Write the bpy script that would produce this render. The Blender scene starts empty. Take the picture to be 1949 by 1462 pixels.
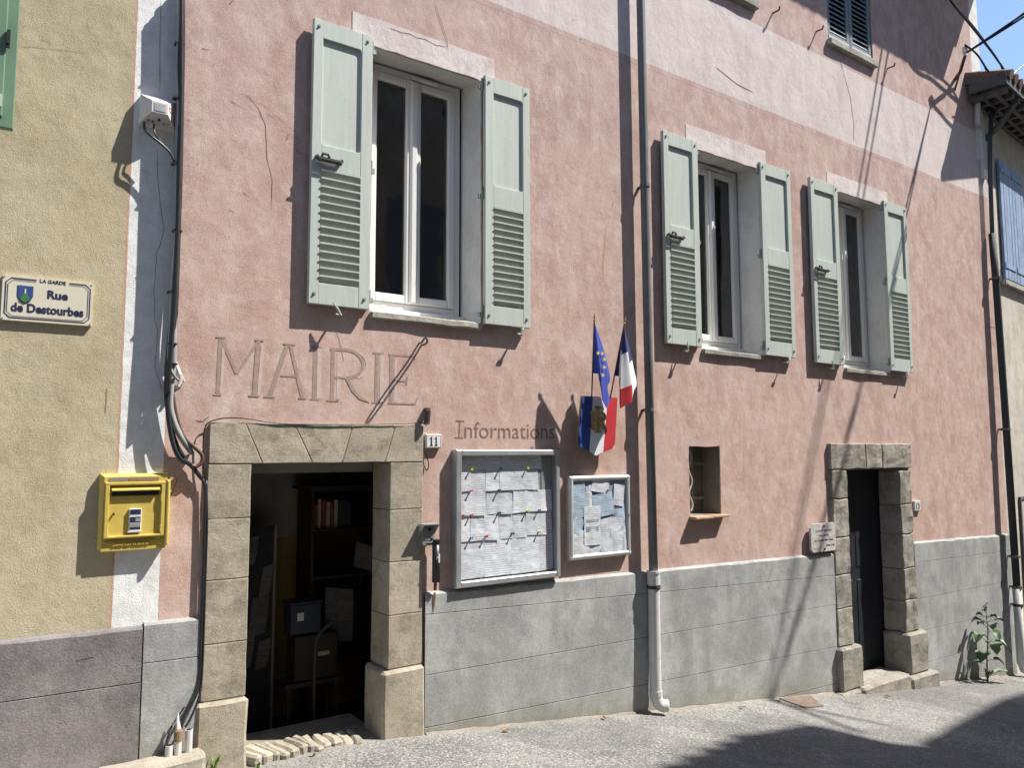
import bpy, bmesh, math, random
from mathutils import Vector, Matrix, noise

random.seed(7)
SC = bpy.context.scene
COL = SC.collection

# ------------------------------------------------------------------ camera
# x runs along the street fronts, y into the houses, z up; metres
cam_d = bpy.data.cameras.new('camera')
cam = bpy.data.objects.new('camera', cam_d)
COL.objects.link(cam)
SC.camera = cam
cam_d.sensor_fit = 'HORIZONTAL'
cam_d.sensor_width = 36.0
cam_d.lens = 36.0 * 1464.0 / 1949.0
cam_d.clip_start = 0.05
cam_d.clip_end = 2000.0
YAW, PITCH, ROLL = math.radians(34.79), math.radians(5.068), math.radians(-0.145)
fwd = Vector((math.sin(YAW) * math.cos(PITCH), math.cos(YAW) * math.cos(PITCH), math.sin(PITCH)))
rgt = Vector((math.cos(YAW), -math.sin(YAW), 0))
upv = rgt.cross(fwd)
r2 = rgt * math.cos(ROLL) + upv * math.sin(ROLL)
u2 = upv * math.cos(ROLL) - rgt * math.sin(ROLL)
cam.matrix_world = Matrix(((r2.x, u2.x, -fwd.x, 0.0), (r2.y, u2.y, -fwd.y, -5.0), (r2.z, u2.z, -fwd.z, 2.0), (0, 0, 0, 1)))

# ------------------------------------------------------------------ sky, sun, exposure
SUN = Vector((-1.62, 1.0, -2.7))            # the way the light travels
elev = math.atan2(2.7, math.hypot(1.62, 1.0))
azim = math.atan2(1.62, -1.0)
world = bpy.data.worlds.new('World')
SC.world = world
world.use_nodes = True
wn = world.node_tree
wn.nodes.clear()
sky = wn.nodes.new('ShaderNodeTexSky')
sky.sky_type = 'NISHITA'
sky.sun_disc = False
sky.sun_elevation = elev
sky.sun_rotation = azim
sky.altitude = 900
sky.air_density = 1.0
sky.dust_density = 0.6
sky.ozone_density = 1.6
bg = wn.nodes.new('ShaderNodeBackground')
bg.inputs['Strength'].default_value = 0.125
wo = wn.nodes.new('ShaderNodeOutputWorld')
wn.links.new(sky.outputs[0], bg.inputs['Color'])
wn.links.new(bg.outputs[0], wo.inputs['Surface'])

sd = bpy.data.lights.new('sun', 'SUN')
sd.energy = 5.0
sd.angle = math.radians(0.53)
sd.color = (1.0, 0.955, 0.88)
sun = bpy.data.objects.new('sun', sd)
COL.objects.link(sun)
sun.rotation_euler = SUN.to_track_quat('-Z', 'Y').to_euler()
sun.location = (8, -8, 16)

vs = SC.view_settings
vs.view_transform = 'Standard'
vs.look = 'None'
vs.exposure = 0.86
vs.gamma = 1.0
vs.use_curve_mapping = False
SC.render.engine = 'CYCLES'
SC.cycles.use_denoising = True
SC.cycles.use_adaptive_sampling = True
SC.cycles.adaptive_threshold = 0.025
SC.cycles.max_bounces = 5
SC.cycles.diffuse_bounces = 3
SC.cycles.glossy_bounces = 2
SC.cycles.transparent_max_bounces = 12
SC.cycles.caustics_reflective = False
SC.cycles.caustics_refractive = False

# ------------------------------------------------------------------ materials
class N:
    """small node-graph helper"""
    def __init__(s, name):
        s.m = bpy.data.materials.new(name)
        s.m.use_nodes = True
        s.t = s.m.node_tree
        s.t.nodes.clear()
        s.out = s.t.nodes.new('ShaderNodeOutputMaterial')
        s.b = s.t.nodes.new('ShaderNodeBsdfPrincipled')
        s.t.links.new(s.b.outputs[0], s.out.inputs[0])
        g = s.t.nodes.new('ShaderNodeNewGeometry')
        s.pos = g.outputs['Position']
    def n(s, typ, **kw):
        o = s.t.nodes.new('ShaderNode' + typ)
        for k, v in kw.items():
            setattr(o, k, v)
        return o
    def L(s, a, b):
        s.t.links.new(a, b)
    def put(s, sock, v):
        if hasattr(v, 'is_output'):
            s.L(v, sock)
        else:
            sock.default_value = v if not isinstance(v, tuple) or len(v) == 4 or sock.type == 'VECTOR' else (*v, 1)
    def map(s, vec, scale=(1, 1, 1), loc=(0, 0, 0), rot=(0, 0, 0)):
        o = s.n('Mapping')
        s.L(vec, o.inputs[0])
        o.inputs['Location'].default_value = loc
        o.inputs['Rotation'].default_value = rot
        o.inputs['Scale'].default_value = scale
        return o.outputs[0]
    def noise(s, scale, detail=4, rough=0.55, vec=None, dist=0.0):
        o = s.n('TexNoise')
        s.L(vec if vec is not None else s.pos, o.inputs['Vector'])
        o.inputs['Scale'].default_value = scale
        o.inputs['Detail'].default_value = detail
        o.inputs['Roughness'].default_value = rough
        o.inputs['Distortion'].default_value = dist
        return o.outputs['Fac']
    def vor(s, scale, vec=None, feature='F1'):
        o = s.n('TexVoronoi', feature=feature)
        s.L(vec if vec is not None else s.pos, o.inputs['Vector'])
        o.inputs['Scale'].default_value = scale
        return o.outputs[0]
    def ramp(s, fac, a, b):
        o = s.n('MapRange')
        s.L(fac, o.inputs[0])
        o.inputs[1].default_value = a
        o.inputs[2].default_value = b
        o.clamp = True
        return o.outputs[0]
    def math(s, op, a, b=0.0):
        o = s.n('Math', operation=op)
        s.put(o.inputs[0], a)
        s.put(o.inputs[1], b)
        return o.outputs[0]
    def mix(s, fac, a, b, blend='MIX'):
        o = s.n('MixRGB', blend_type=blend)
        s.put(o.inputs[0], fac)
        s.put(o.inputs[1], a)
        s.put(o.inputs[2], b)
        return o.outputs[0]
    def bump(s, h, strength, dist, prev=None):
        o = s.n('Bump')
        o.inputs['Strength'].default_value = strength
        o.inputs['Distance'].default_value = dist
        s.L(h, o.inputs['Height'])
        if prev is not None:
            s.L(prev, o.inputs['Normal'])
        return o.outputs[0]
    def fin(s, col, rough=0.85, normal=None, metal=0.0, spec=None):
        s.put(s.b.inputs['Base Color'], col)
        s.put(s.b.inputs['Roughness'], rough)
        s.b.inputs['Metallic'].default_value = metal
        if spec is not None:
            s.b.inputs['Specular IOR Level'].default_value = spec
        if normal is not None:
            s.L(normal, s.b.inputs['Normal'])
        return s.m
    def sep(s, vec=None):
        o = s.n('SeparateXYZ')
        s.L(vec if vec is not None else s.pos, o.inputs[0])
        return o.outputs

def plaster_bump(k, grain=1.0, trowel=1.0):
    """hand-floated render: soft undulation, short trowel drags, sandy grain"""
    h1 = k.noise(6.0, 2, 0.55)
    v = k.map(k.pos, (1, 1, 0.6), rot=(0, math.radians(35), 0))
    h2 = k.noise(34, 3, 0.68, v)
    b = k.bump(k.math('ADD', k.math('MULTIPLY', h1, 0.011 * trowel), k.math('MULTIPLY', h2, 0.0028 * trowel)), 0.8, 1.0)
    h3 = k.noise(120, 2, 0.7)
    return k.bump(h3, 0.9, 0.0023 * grain, b)

def plaster(name, c1, c2, c3, grain=1.0, trowel=1.0, stain=0.0, moss=False):
    k = N(name)
    big = k.ramp(k.noise(1.7, 4, 0.65), 0.40, 0.60)
    med = k.ramp(k.noise(4.2, 4, 0.7, k.map(k.pos, (1, 1, 0.7))), 0.46, 0.64)
    col = k.mix(big, c1, c2)
    col = k.mix(k.math('MULTIPLY', med, 0.75), col, c3)
    fine = k.ramp(k.noise(75, 2, 0.7), 0.3, 0.7)
    col = k.mix(0.22, col, k.mix(fine, (0.0, 0.0, 0.0), (1, 1, 1)), 'SOFT_LIGHT')
    if moss:
        mx, my, mz = k.sep()
        gl_ = k.math('ADD', k.math('MULTIPLY', mx, -0.1175), 0.333)
        hgt = k.math('SUBTRACT', mz, gl_)
        edge = k.math('SUBTRACT', k.math('MULTIPLY', k.noise(5.0, 4, 0.75), 0.55), hgt)
        col = k.mix(k.math('MULTIPLY', k.ramp(edge, 0.08, 0.24), 0.55), col, (0.235, 0.225, 0.165))
        drip = k.ramp(k.noise(1.0, 4, 0.7, k.map(k.pos, (9, 1, 0.5), (2, 0, 6))), 0.56, 0.70)
        col = k.mix(k.math('MULTIPLY', drip, 0.35), col, (0.50, 0.50, 0.48))
    if stain:
        st = k.ramp(k.noise(1.6, 4, 0.7, k.map(k.pos, (2.2, 2.2, 0.35), (3, 1, 0))), 0.52, 0.72)
        col = k.mix(k.math('MULTIPLY', st, stain), col, tuple(c * 0.62 for c in c1))
    return k.fin(col, 0.92, plaster_bump(k, grain, trowel), spec=0.2)

def pink_material():
    k = N('pink_limewash')
    x, y, z = k.sep()
    # pigment: salmon low down, rained and bleached to a dusty rose higher up
    n1 = k.noise(0.55, 3, 0.6)
    fade = k.ramp(k.math('ADD', k.math('MULTIPLY', z, 0.16), n1), 0.75, 1.45)
    col = k.mix(fade, (0.545, 0.372, 0.305), (0.488, 0.355, 0.328))
    med = k.ramp(k.noise(2.6, 4, 0.66, k.map(k.pos, (1, 1, 0.42))), 0.40, 0.66)
    col = k.mix(k.math('MULTIPLY', med, 0.7), col, (0.430, 0.280, 0.245))
    pale = k.ramp(k.noise(6.0, 5, 0.74, k.map(k.pos, (1, 1, 0.6), (5, 0, 2))), 0.44, 0.70)
    col = k.mix(k.math('MULTIPLY', pale, 0.85), col, (0.655, 0.530, 0.485))
    rep_ = k.ramp(k.noise(1.15, 2, 0.5, k.map(k.pos, (1, 1, 0.8), (8, 0, 4))), 0.545, 0.565)
    col = k.mix(k.math('MULTIPLY', rep_, 0.30), col, (0.585, 0.445, 0.385))
    old = k.ramp(k.noise(0.7, 4, 0.7, k.map(k.pos, (1, 1, 0.7), (1, 0, 9))), 0.54, 0.66)
    col = k.mix(k.math('MULTIPLY', old, 0.42), col, (0.405, 0.262, 0.222))
    # rain streaks
    stk = k.ramp(k.noise(1.0, 4, 0.7, k.map(k.pos, (4.5, 1, 0.35), (3, 0, 1))), 0.54, 0.76)
    col = k.mix(k.math('MULTIPLY', stk, 0.22), col, (0.335, 0.235, 0.215))
    # painted string band between the floors
    wob = k.math('MULTIPLY', k.math('SUBTRACT', k.noise(14, 2, 0.6), 0.5), 0.014)
    zz = k.math('ADD', z, wob)
    band = k.math('MULTIPLY', k.ramp(zz, 5.662, 5.670), k.math('SUBTRACT', 1.0, k.ramp(zz, 6.596, 6.606)))
    bcol = k.mix(med, (0.665, 0.575, 0.555), (0.575, 0.495, 0.485))
    bcol = k.mix(k.math('MULTIPLY', pale, 0.7), bcol, (0.735, 0.655, 0.625))
    bcol = k.mix(k.math('MULTIPLY', stk, 0.5), bcol, (0.42, 0.365, 0.365))
    col = k.mix(band, col, bcol)
    # incised setting-out line just under the band
    l0 = k.math('GREATER_THAN', zz, 5.612)
    l1 = k.math('LESS_THAN', zz, 5.620)
    ln = k.math('MULTIPLY', k.math('MULTIPLY', l0, l1), 0.5)
    col = k.mix(ln, col, (0.36, 0.21, 0.19))
    # whitewashed ends of the front
    wx = k.math('ADD', x, wob)
    wh = k.math('LESS_THAN', wx, 0.928)
    wh = k.math('MAXIMUM', wh, k.math('MULTIPLY', k.math('GREATER_THAN', wx, 11.64), k.math('GREATER_THAN', zz, 6.2)))
    wcol = k.mix(pale, (0.80, 0.80, 0.79), (0.64, 0.63, 0.61))
    col = k.mix(wh, col, wcol)
    fine = k.ramp(k.noise(80, 2, 0.75), 0.3, 0.7)
    col = k.mix(0.24, col, k.mix(fine, (0, 0, 0), (1, 1, 1)), 'SOFT_LIGHT')
    return k.fin(col, 0.93, plaster_bump(k, 1.0, 0.7), spec=0.2)

def ochre_material():
    k = N('ochre_limewash')
    a, b, c = (0.480, 0.412, 0.275), (0.535, 0.472, 0.338), (0.360, 0.305, 0.200)
    col = k.mix(k.ramp(k.noise(1.3, 3, 0.6), 0.36, 0.66), a, b)
    st = k.ramp(k.noise(2.4, 5, 0.72, k.map(k.pos, (1, 1, 0.6), (2, 0, 5))), 0.44, 0.70)
    col = k.mix(k.math('MULTIPLY', st, 0.85), col, c)
    x, y, z = k.sep()
    wob = k.math('MULTIPLY', k.math('SUBTRACT', k.noise(12, 2, 0.6), 0.5), 0.012)
    wx = k.math('ADD', x, wob)
    red = k.math('GREATER_THAN', wx, 0.672)
    col = k.mix(red, col, (0.52, 0.33, 0.24))
    wh = k.math('GREATER_THAN', wx, 0.686)
    wcol = k.mix(k.ramp(k.noise(8, 3, 0.7), 0.40, 0.72), (0.82, 0.82, 0.81), (0.66, 0.65, 0.63))
    col = k.mix(wh, col, wcol)
    fine = k.ramp(k.noise(80, 2, 0.7), 0.3, 0.7)
    col = k.mix(0.22, col, k.mix(fine, (0, 0, 0), (1, 1, 1)), 'SOFT_LIGHT')
    return k.fin(col, 0.93, plaster_bump(k, 1.25, 0.8), spec=0.2)

def stone_material(name, a, b, dark, light=None, rough_=0.009):
    k = N(name)
    oi = k.n('ObjectInfo')
    tc = k.n('TexCoord')
    v = k.n('VectorMath', operation='ADD')
    k.L(k.pos, v.inputs[0])
    k.L(oi.outputs['Random'], v.inputs[1])
    vec = v.outputs[0]
    col = k.mix(k.ramp(k.noise(3.5, 4, 0.65, vec), 0.34, 0.66), a, b)
    col = k.mix(k.math('MULTIPLY', k.ramp(k.noise(6, 5, 0.74, vec), 0.49, 0.70), 0.85), col, dark)
    if light:
        col = k.mix(k.math('MULTIPLY', k.ramp(k.noise(17, 3, 0.7, vec), 0.58, 0.74), 0.7), col, light)
    hv = k.math('MULTIPLY_ADD', oi.outputs['Random'], 0.22)
    hv.node.inputs[2].default_value = 0.89
    br = k.n('HueSaturation')
    k.L(col, br.inputs['Color'])
    k.L(hv, br.inputs['Value'])
    fine = k.ramp(k.noise(110, 2, 0.7), 0.3, 0.7)
    col = k.mix(0.25, br.outputs[0], k.mix(fine, (0, 0, 0), (1, 1, 1)), 'SOFT_LIGHT')
    bm_ = k.bump(k.noise(18, 3, 0.62), 0.8, rough_)
    bm_ = k.bump(k.noise(130, 2, 0.7), 0.8, 0.003, bm_)
    return k.fin(col, 0.92, bm_, spec=0.2)

def paint(name, c, rough=0.5, var=0.10, bump=0.0, scale=6.0, metal=0.0, dirt=None, spec=None):
    k = N(name)
    f = k.ramp(k.noise(scale, 3, 0.62), 0.32, 0.68)
    col = k.mix(f, tuple(max(0, x * (1 - var)) for x in c), tuple(min(1, x * (1 + var)) for x in c))
    if dirt:
        d = k.ramp(k.noise(scale * 3.1, 3, 0.72), 0.58, 0.76)
        col = k.mix(k.math('MULTIPLY', d, 0.7), col, dirt)
    nb = k.bump(k.noise(90, 2, 0.6), 1.0, bump) if bump else None
    rg = k.math('ADD', k.math('MULTIPLY', f, 0.15), rough - 0.07)
    return k.fin(col, rg, nb, metal, spec)

def asphalt_material():
    """worn chippings: pale stones of a centimetre or so in grey binder"""
    k = N('worn_asphalt')
    big = k.ramp(k.noise(0.9, 4, 0.62), 0.36, 0.66)
    col = k.mix(big, (0.150, 0.147, 0.140), (0.245, 0.240, 0.228))
    vo = k.n('TexVoronoi', feature='F1')
    k.L(k.pos, vo.inputs['Vector'])
    vo.inputs['Scale'].default_value = 62
    chip = k.n('SeparateColor')
    k.L(vo.outputs['Color'], chip.inputs[0])
    tone = k.mix(k.ramp(chip.outputs[0], 0.25, 0.95), (0.10, 0.098, 0.095), (0.47, 0.455, 0.43))
    inst = k.math('LESS_THAN', vo.outputs['Distance'], 0.52)
    col = k.mix(k.math('MULTIPLY', inst, 0.62), col, tone)
    spk = k.ramp(k.noise(48, 3, 0.75), 0.60, 0.68)
    col = k.mix(k.math('MULTIPLY', spk, 0.55), col, (0.46, 0.445, 0.41))
    dk = k.ramp(k.noise(3.0, 4, 0.7), 0.54, 0.72)
    col = k.mix(k.math('MULTIPLY', dk, 0.5), col, (0.085, 0.083, 0.08))
    pt = k.ramp(k.noise(0.55, 2, 0.5, k.map(k.pos, (1, 1, 1), (6, 3, 0))), 0.53, 0.545)
    col = k.mix(k.math('MULTIPLY', pt, 0.35), col, (0.115, 0.113, 0.11))
    # pale grit lying along the house fronts
    x, y, z = k.sep()
    wob = k.math('MULTIPLY', k.math('SUBTRACT', k.noise(5, 3, 0.7), 0.5), 0.6)
    d = k.ramp(k.math('ADD', y, wob), -0.22, 0.05)
    col = k.mix(k.math('MULTIPLY', d, 0.55), col, (0.33, 0.315, 0.28))
    b = k.bump(vo.outputs['Distance'], 0.9, 0.006)
    b = k.bump(k.noise(45, 3, 0.75), 0.8, 0.012, b)
    return k.fin(col, 0.95, b, spec=0.15)

def glass_material(name, tint, gloss=0.10, edge=0.9):
    k = N(name)
    k.t.nodes.remove(k.b)
    tr = k.n('BsdfTransparent')
    tr.inputs[0].default_value = (*tint, 1)
    gl = k.n('BsdfGlossy')
    gl.inputs['Roughness'].default_value = 0.03
    nb = k.bump(k.noise(2.5, 2), 0.06, 0.05)
    k.L(nb, gl.inputs['Normal'])
    lw = k.n('LayerWeight')
    lw.inputs[0].default_value = 0.5
    f4 = k.math('POWER', lw.outputs['Facing'], 4.0)
    fac = k.math('ADD', k.math('MULTIPLY', f4, edge), gloss)
    mx = k.n('MixShader')
    k.L(fac, mx.inputs[0])
    k.L(tr.outputs[0], mx.inputs[1])
    k.L(gl.outputs[0], mx.inputs[2])
    k.L(mx.outputs[0], k.out.inputs[0])
    return k.m

def paper_material(name, base, ink, lines=150.0, seed=0.0, amount=0.75):
    """a printed sheet: rows of type on paper"""
    k = N(name)
    x, y, z = k.sep()
    rows_ = k.math('MULTIPLY', z, lines / 1.7)
    inrow = k.math('LESS_THAN', k.math('FRACT', rows_), 0.42)
    # ragged line ends and paragraph gaps
    cell = k.n('CombineXYZ')
    k.L(k.math('MULTIPLY', x, 9.0), cell.inputs[0])
    k.L(k.math('FLOOR', rows_), cell.inputs[1])
    cell.inputs[2].default_value = seed
    word = k.ramp(k.noise(1.0, 1, 0.5, cell.outputs[0]), 0.40, 0.44)
    block = k.ramp(k.noise(9, 1, 0.5, k.map(k.pos, (0.6, 0, 1.2), (seed * 2, 0, 3))), 0.40, 0.44)
    f = k.math('MULTIPLY', k.math('MULTIPLY', inrow, word), k.math('MULTIPLY', block, amount))
    col = k.mix(f, base, ink)
    oi = k.n('ObjectInfo')
    hv = k.n('HueSaturation')
    k.L(col, hv.inputs['Color'])
    k.L(k.math('ADD', k.math('MULTIPLY', oi.outputs['Random'], 0.18), 0.86), hv.inputs['Value'])
    col = hv.outputs[0]
    cr = k.bump(k.noise(7, 2, 0.5), 0.5, 0.020)
    return k.fin(col, 0.75, cr, spec=0.2)

M = {}
M['pink'] = pink_material()
M['ochre'] = ochre_material()
M['lintel'] = plaster('pale_lintel_paint', (0.66, 0.58, 0.565), (0.72, 0.65, 0.63), (0.56, 0.47, 0.45), 0.9, 1.0, 0.3)
M['white_plaster'] = plaster('white_reveal_plaster', (0.68, 0.665, 0.63), (0.74, 0.73, 0.70), (0.60, 0.58, 0.54), 0.5, 0.5)
M['plinth'] = plaster('grey_plinth_cement', (0.315, 0.318, 0.310), (0.425, 0.428, 0.415), (0.265, 0.268, 0.265), 0.9, 0.6, 0.3, True)
M['mauve'] = plaster('mauve_plinth_cement', (0.205, 0.188, 0.187), (0.262, 0.242, 0.239), (0.160, 0.146, 0.146), 1.2, 0.8, 0.3)
M['beige'] = plaster('beige_plaster', (0.50, 0.46, 0.39), (0.57, 0.53, 0.46), (0.42, 0.385, 0.33), 0.8, 1.0, 0.35)
M['stone'] = stone_material('tan_lime_stone', (0.340, 0.292, 0.222), (0.435, 0.385, 0.305), (0.205, 0.175, 0.132), (0.46, 0.42, 0.35), 0.0045)
M['oldstone'] = stone_material('old_grey_stone', (0.265, 0.243, 0.205), (0.36, 0.333, 0.285), (0.15, 0.133, 0.112), (0.47, 0.445, 0.39))
M['palestone'] = stone_material('pale_step_stone', (0.33, 0.295, 0.235), (0.41, 0.37, 0.30), (0.21, 0.18, 0.14), (0.46, 0.42, 0.355))
M['mortar'] = plaster('mortar', (0.25, 0.225, 0.185), (0.30, 0.27, 0.225), (0.2, 0.18, 0.15), 1.2, 1.2)
M['sillstone'] = stone_material('grey_sill_stone', (0.33, 0.32, 0.27), (0.42, 0.40, 0.35), (0.20, 0.195, 0.16), (0.55, 0.53, 0.47))
def shutter_paint():
    k = N('pale_green_paint')
    v = k.map(k.pos, (9, 9, 0.7))
    g = k.noise(3.0, 4, 0.7, v)
    col = k.mix(k.ramp(g, 0.35, 0.68), (0.445, 0.496, 0.448), (0.525, 0.572, 0.523))
    col = k.mix(k.math('MULTIPLY', k.ramp(k.noise(2.2, 4, 0.7), 0.5, 0.72), 0.45), col, (0.545, 0.575, 0.53))
    col = k.mix(k.math('MULTIPLY', k.ramp(k.noise(26, 3, 0.75), 0.60, 0.72), 0.5), col, (0.33, 0.375, 0.325))
    chip = k.ramp(k.noise(38, 3, 0.8, k.map(k.pos, (1, 1, 0.6), (4, 4, 4))), 0.685, 0.70)
    col = k.mix(k.math('MULTIPLY', chip, 0.8), col, (0.30, 0.29, 0.25))
    nb = k.bump(k.noise(14, 3, 0.7, k.map(k.pos, (9, 9, 0.5))), 0.5, 0.0015)
    return k.fin(col, 0.62, nb, spec=0.3)
M['shutter'] = shutter_paint()
M['green'] = paint('mid_green_paint', (0.135, 0.235, 0.15), 0.45, 0.05, 0.0, 4.0)
M['slate_blue'] = paint('slate_blue_paint', (0.16, 0.20, 0.235), 0.6, 0.12, 0.0006, 7.0)
M['blue'] = paint('faded_blue_paint', (0.23, 0.31, 0.46), 0.7, 0.16, 0.001, 5.0, dirt=(0.36, 0.44, 0.57))
M['pvc'] = paint('white_frame', (0.78, 0.78, 0.76), 0.35, 0.02)
M['glass'] = glass_material('window_glass', (0.42, 0.45, 0.47), 0.12)
M['clear'] = glass_material('case_glass', (0.98, 0.985, 0.985), 0.02, 0.22)
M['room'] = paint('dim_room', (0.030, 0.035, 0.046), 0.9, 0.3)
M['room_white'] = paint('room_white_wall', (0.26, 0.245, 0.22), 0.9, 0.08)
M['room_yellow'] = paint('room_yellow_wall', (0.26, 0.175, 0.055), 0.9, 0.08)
M['dark_wood'] = paint('dark_brown_wood', (0.035, 0.022, 0.016), 0.6, 0.3)
M['navy_door'] = paint('dark_blue_door', (0.009, 0.012, 0.018), 0.6, 0.25)
M['zinc'] = paint('painted_dark_pipe', (0.135, 0.142, 0.142), 0.55, 0.12, dirt=(0.16, 0.15, 0.14))
M['pvc_pipe'] = paint('grey_white_pipe', (0.58, 0.565, 0.53), 0.5, 0.06, dirt=(0.30, 0.28, 0.25))
M['pipe_dark'] = paint('dark_downpipe', (0.045, 0.05, 0.055), 0.75, 0.15)
M['iron'] = paint('dark_iron', (0.045, 0.042, 0.040), 0.6, 0.3, 0.0008, 20, dirt=(0.10, 0.06, 0.04))
M['rust'] = paint('rusty_iron', (0.13, 0.075, 0.052), 0.85, 0.3, 0.001, 18, dirt=(0.10, 0.05, 0.035))
M['grey_hw'] = paint('weathered_hardware', (0.30, 0.33, 0.29), 0.55, 0.15, 0.0, 20)
M['alu'] = paint('aluminium', (0.46, 0.47, 0.47), 0.42, 0.05, metal=0.55)
M['alu_light'] = paint('pale_aluminium', (0.62, 0.62, 0.60), 0.38, 0.05, metal=0.35)
M['board_back'] = paint('grey_board_back', (0.30, 0.315, 0.31), 0.8, 0.05)
M['board_blue'] = paint('blue_grey_board_back', (0.30, 0.37, 0.46), 0.8, 0.06)
M['yellow'] = paint('post_yellow', (0.56, 0.42, 0.095), 0.45, 0.06, 0.0003, 12, dirt=(0.45, 0.34, 0.10))
M['black'] = paint('black_plastic', (0.018, 0.018, 0.020), 0.38, 0.2)
M['grey_plastic'] = paint('grey_plastic', (0.22, 0.22, 0.215), 0.4, 0.08)
M['cable_grey'] = paint('grey_cable', (0.30, 0.305, 0.31), 0.45, 0.08)
M['cable_brown'] = paint('brown_cable', (0.10, 0.05, 0.038), 0.5, 0.15)
M['box_white'] = paint('white_box', (0.66, 0.65, 0.63), 0.5, 0.06, dirt=(0.5, 0.48, 0.45))
M['red_print'] = paint('red_print', (0.42, 0.06, 0.05), 0.6, 0.1)
M['dark_print'] = paint('dark_print', (0.05, 0.04, 0.04), 0.6, 0.1)
M['enamel_cream'] = paint('cream_enamel', (0.66, 0.62, 0.50), 0.3, 0.02)
M['enamel_white'] = paint('white_enamel', (0.74, 0.74, 0.72), 0.28, 0.02)
M['navy'] = paint('navy_print', (0.022, 0.03, 0.075), 0.4, 0.1)
M['crest_blue'] = paint('crest_blue', (0.03, 0.07, 0.22), 0.4, 0.1)
M['crest_green'] = paint('crest_green', (0.05, 0.17, 0.05), 0.4, 0.1)
M['letter_dark'] = paint('painted_letter_grey', (0.355, 0.255, 0.22), 0.9, 0.18, 0.0006, 26)
M['letter_pale'] = paint('painted_letter_pale', (0.56, 0.44, 0.395), 0.9, 0.12, 0.001, 26)
M['letter_brown'] = paint('painted_letter_brown', (0.235, 0.14, 0.115), 0.9, 0.15, 0.001, 30)
M['crack'] = paint('crack_dark', (0.19, 0.125, 0.11), 0.95, 0.3)
M['crack_ochre'] = paint('crack_ochre', (0.27, 0.215, 0.125), 0.95, 0.25)
M['gold'] = paint('gold_paint', (0.36, 0.27, 0.10), 0.35, 0.08, metal=0.3)
M['f_blue'] = paint('flag_blue', (0.020, 0.055, 0.27), 0.6, 0.05)
M['f_white'] = paint('flag_white', (0.74, 0.74, 0.76), 0.6, 0.03)
M['f_red'] = paint('flag_red', (0.50, 0.018, 0.03), 0.6, 0.06)
M['c_blue'] = paint('cloth_dark_blue', (0.018, 0.028, 0.115), 0.8, 0.08)
M['eu_blue'] = paint('cloth_star_flag_blue', (0.035, 0.055, 0.33), 0.8, 0.06)
M['star'] = paint('star_yellow', (0.70, 0.55, 0.05), 0.7, 0.05)
M['marble'] = stone_material('pale_marble', (0.46, 0.43, 0.40), (0.55, 0.52, 0.49), (0.36, 0.33, 0.31))
M['terracotta'] = paint('terracotta_tile', (0.40, 0.265, 0.17), 0.85, 0.15, 0.001, 15)
M['rooftile'] = paint('old_roof_tile', (0.19, 0.135, 0.105), 0.9, 0.25, 0.002, 8)
M['rafter'] = paint('grey_rafter_wood', (0.125, 0.118, 0.115), 0.8, 0.2, 0.001, 9)
M['fascia'] = paint('grey_fascia', (0.085, 0.085, 0.095), 0.7, 0.15)
M['asphalt'] = asphalt_material()
M['plate'] = paint('dusty_iron_plate', (0.165, 0.118, 0.092), 0.95, 0.3, 0.003, 14, dirt=(0.27, 0.25, 0.22))
M['grit'] = paint('pale_grit', (0.34, 0.32, 0.28), 0.95, 0.35, 0.0, 40)
M['dead_leaf'] = paint('dead_leaf', (0.24, 0.13, 0.05), 0.9, 0.35, 0.0, 30)
M['leaf'] = paint('leaf_green', (0.045, 0.098, 0.026), 0.5, 0.35, 0.0006, 22)
M['stem'] = paint('stem_green', (0.10, 0.14, 0.05), 0.6, 0.25, 0.0, 15)
M['grass'] = paint('grass_green', (0.12, 0.19, 0.04), 0.6, 0.3, 0.0, 20)
M['carton'] = paint('brown_carton', (0.24, 0.16, 0.09), 0.85, 0.1)
M['blue_box'] = paint('dark_blue_box', (0.03, 0.04, 0.07), 0.6, 0.1)
M['opp_wall'] = plaster('opposite_rubble_plaster', (0.40, 0.35, 0.28), (0.47, 0.42, 0.35), (0.30, 0.26, 0.2), 1.2, 1.2, 0.3)
M['sheet'] = [paper_material('typed_sheet_a', (0.82, 0.84, 0.90), (0.36, 0.37, 0.41), 150, 0.0, 0.6),
              paper_material('typed_sheet_b', (0.80, 0.82, 0.88), (0.36, 0.36, 0.40), 125, 3.7, 0.6),
              paper_material('typed_sheet_c', (0.83, 0.845, 0.89), (0.38, 0.38, 0.42), 100, 8.1, 0.55)]
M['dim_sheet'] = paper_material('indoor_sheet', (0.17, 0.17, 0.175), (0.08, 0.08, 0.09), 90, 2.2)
M['sheet_blue'] = paper_material('blue_sheet', (0.50, 0.62, 0.74), (0.25, 0.30, 0.42), 90, 5.3, 0.5)
M['book_red'] = paint('book_red', (0.22, 0.05, 0.04), 0.6, 0.3, 0, 30)
M['book_cream'] = paint('book_cream', (0.42, 0.36, 0.26), 0.6, 0.2, 0, 30)
M['book_dark'] = paint('book_dark', (0.04, 0.04, 0.05), 0.5, 0.2, 0, 30)
M['lime_note'] = paint('lime_note', (0.35, 0.45, 0.05), 0.7, 0.05)
PIN = {'yellow': paint('pin_yellow', (0.65, 0.70, 0.05), 0.35, 0.03), 'green': paint('pin_green', (0.015, 0.13, 0.06), 0.35, 0.03),
       'red': paint('pin_red', (0.60, 0.05, 0.05), 0.35, 0.03), 'pink': paint('pin_pink', (0.75, 0.18, 0.22), 0.35, 0.03),
       'blue': paint('pin_blue', (0.12, 0.35, 0.55), 0.35, 0.03), 'grey': paint('pin_grey', (0.25, 0.24, 0.25), 0.35, 0.03)}

# ------------------------------------------------------------------ object helpers
WORLD = {}                                    # world position of each object's origin

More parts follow.
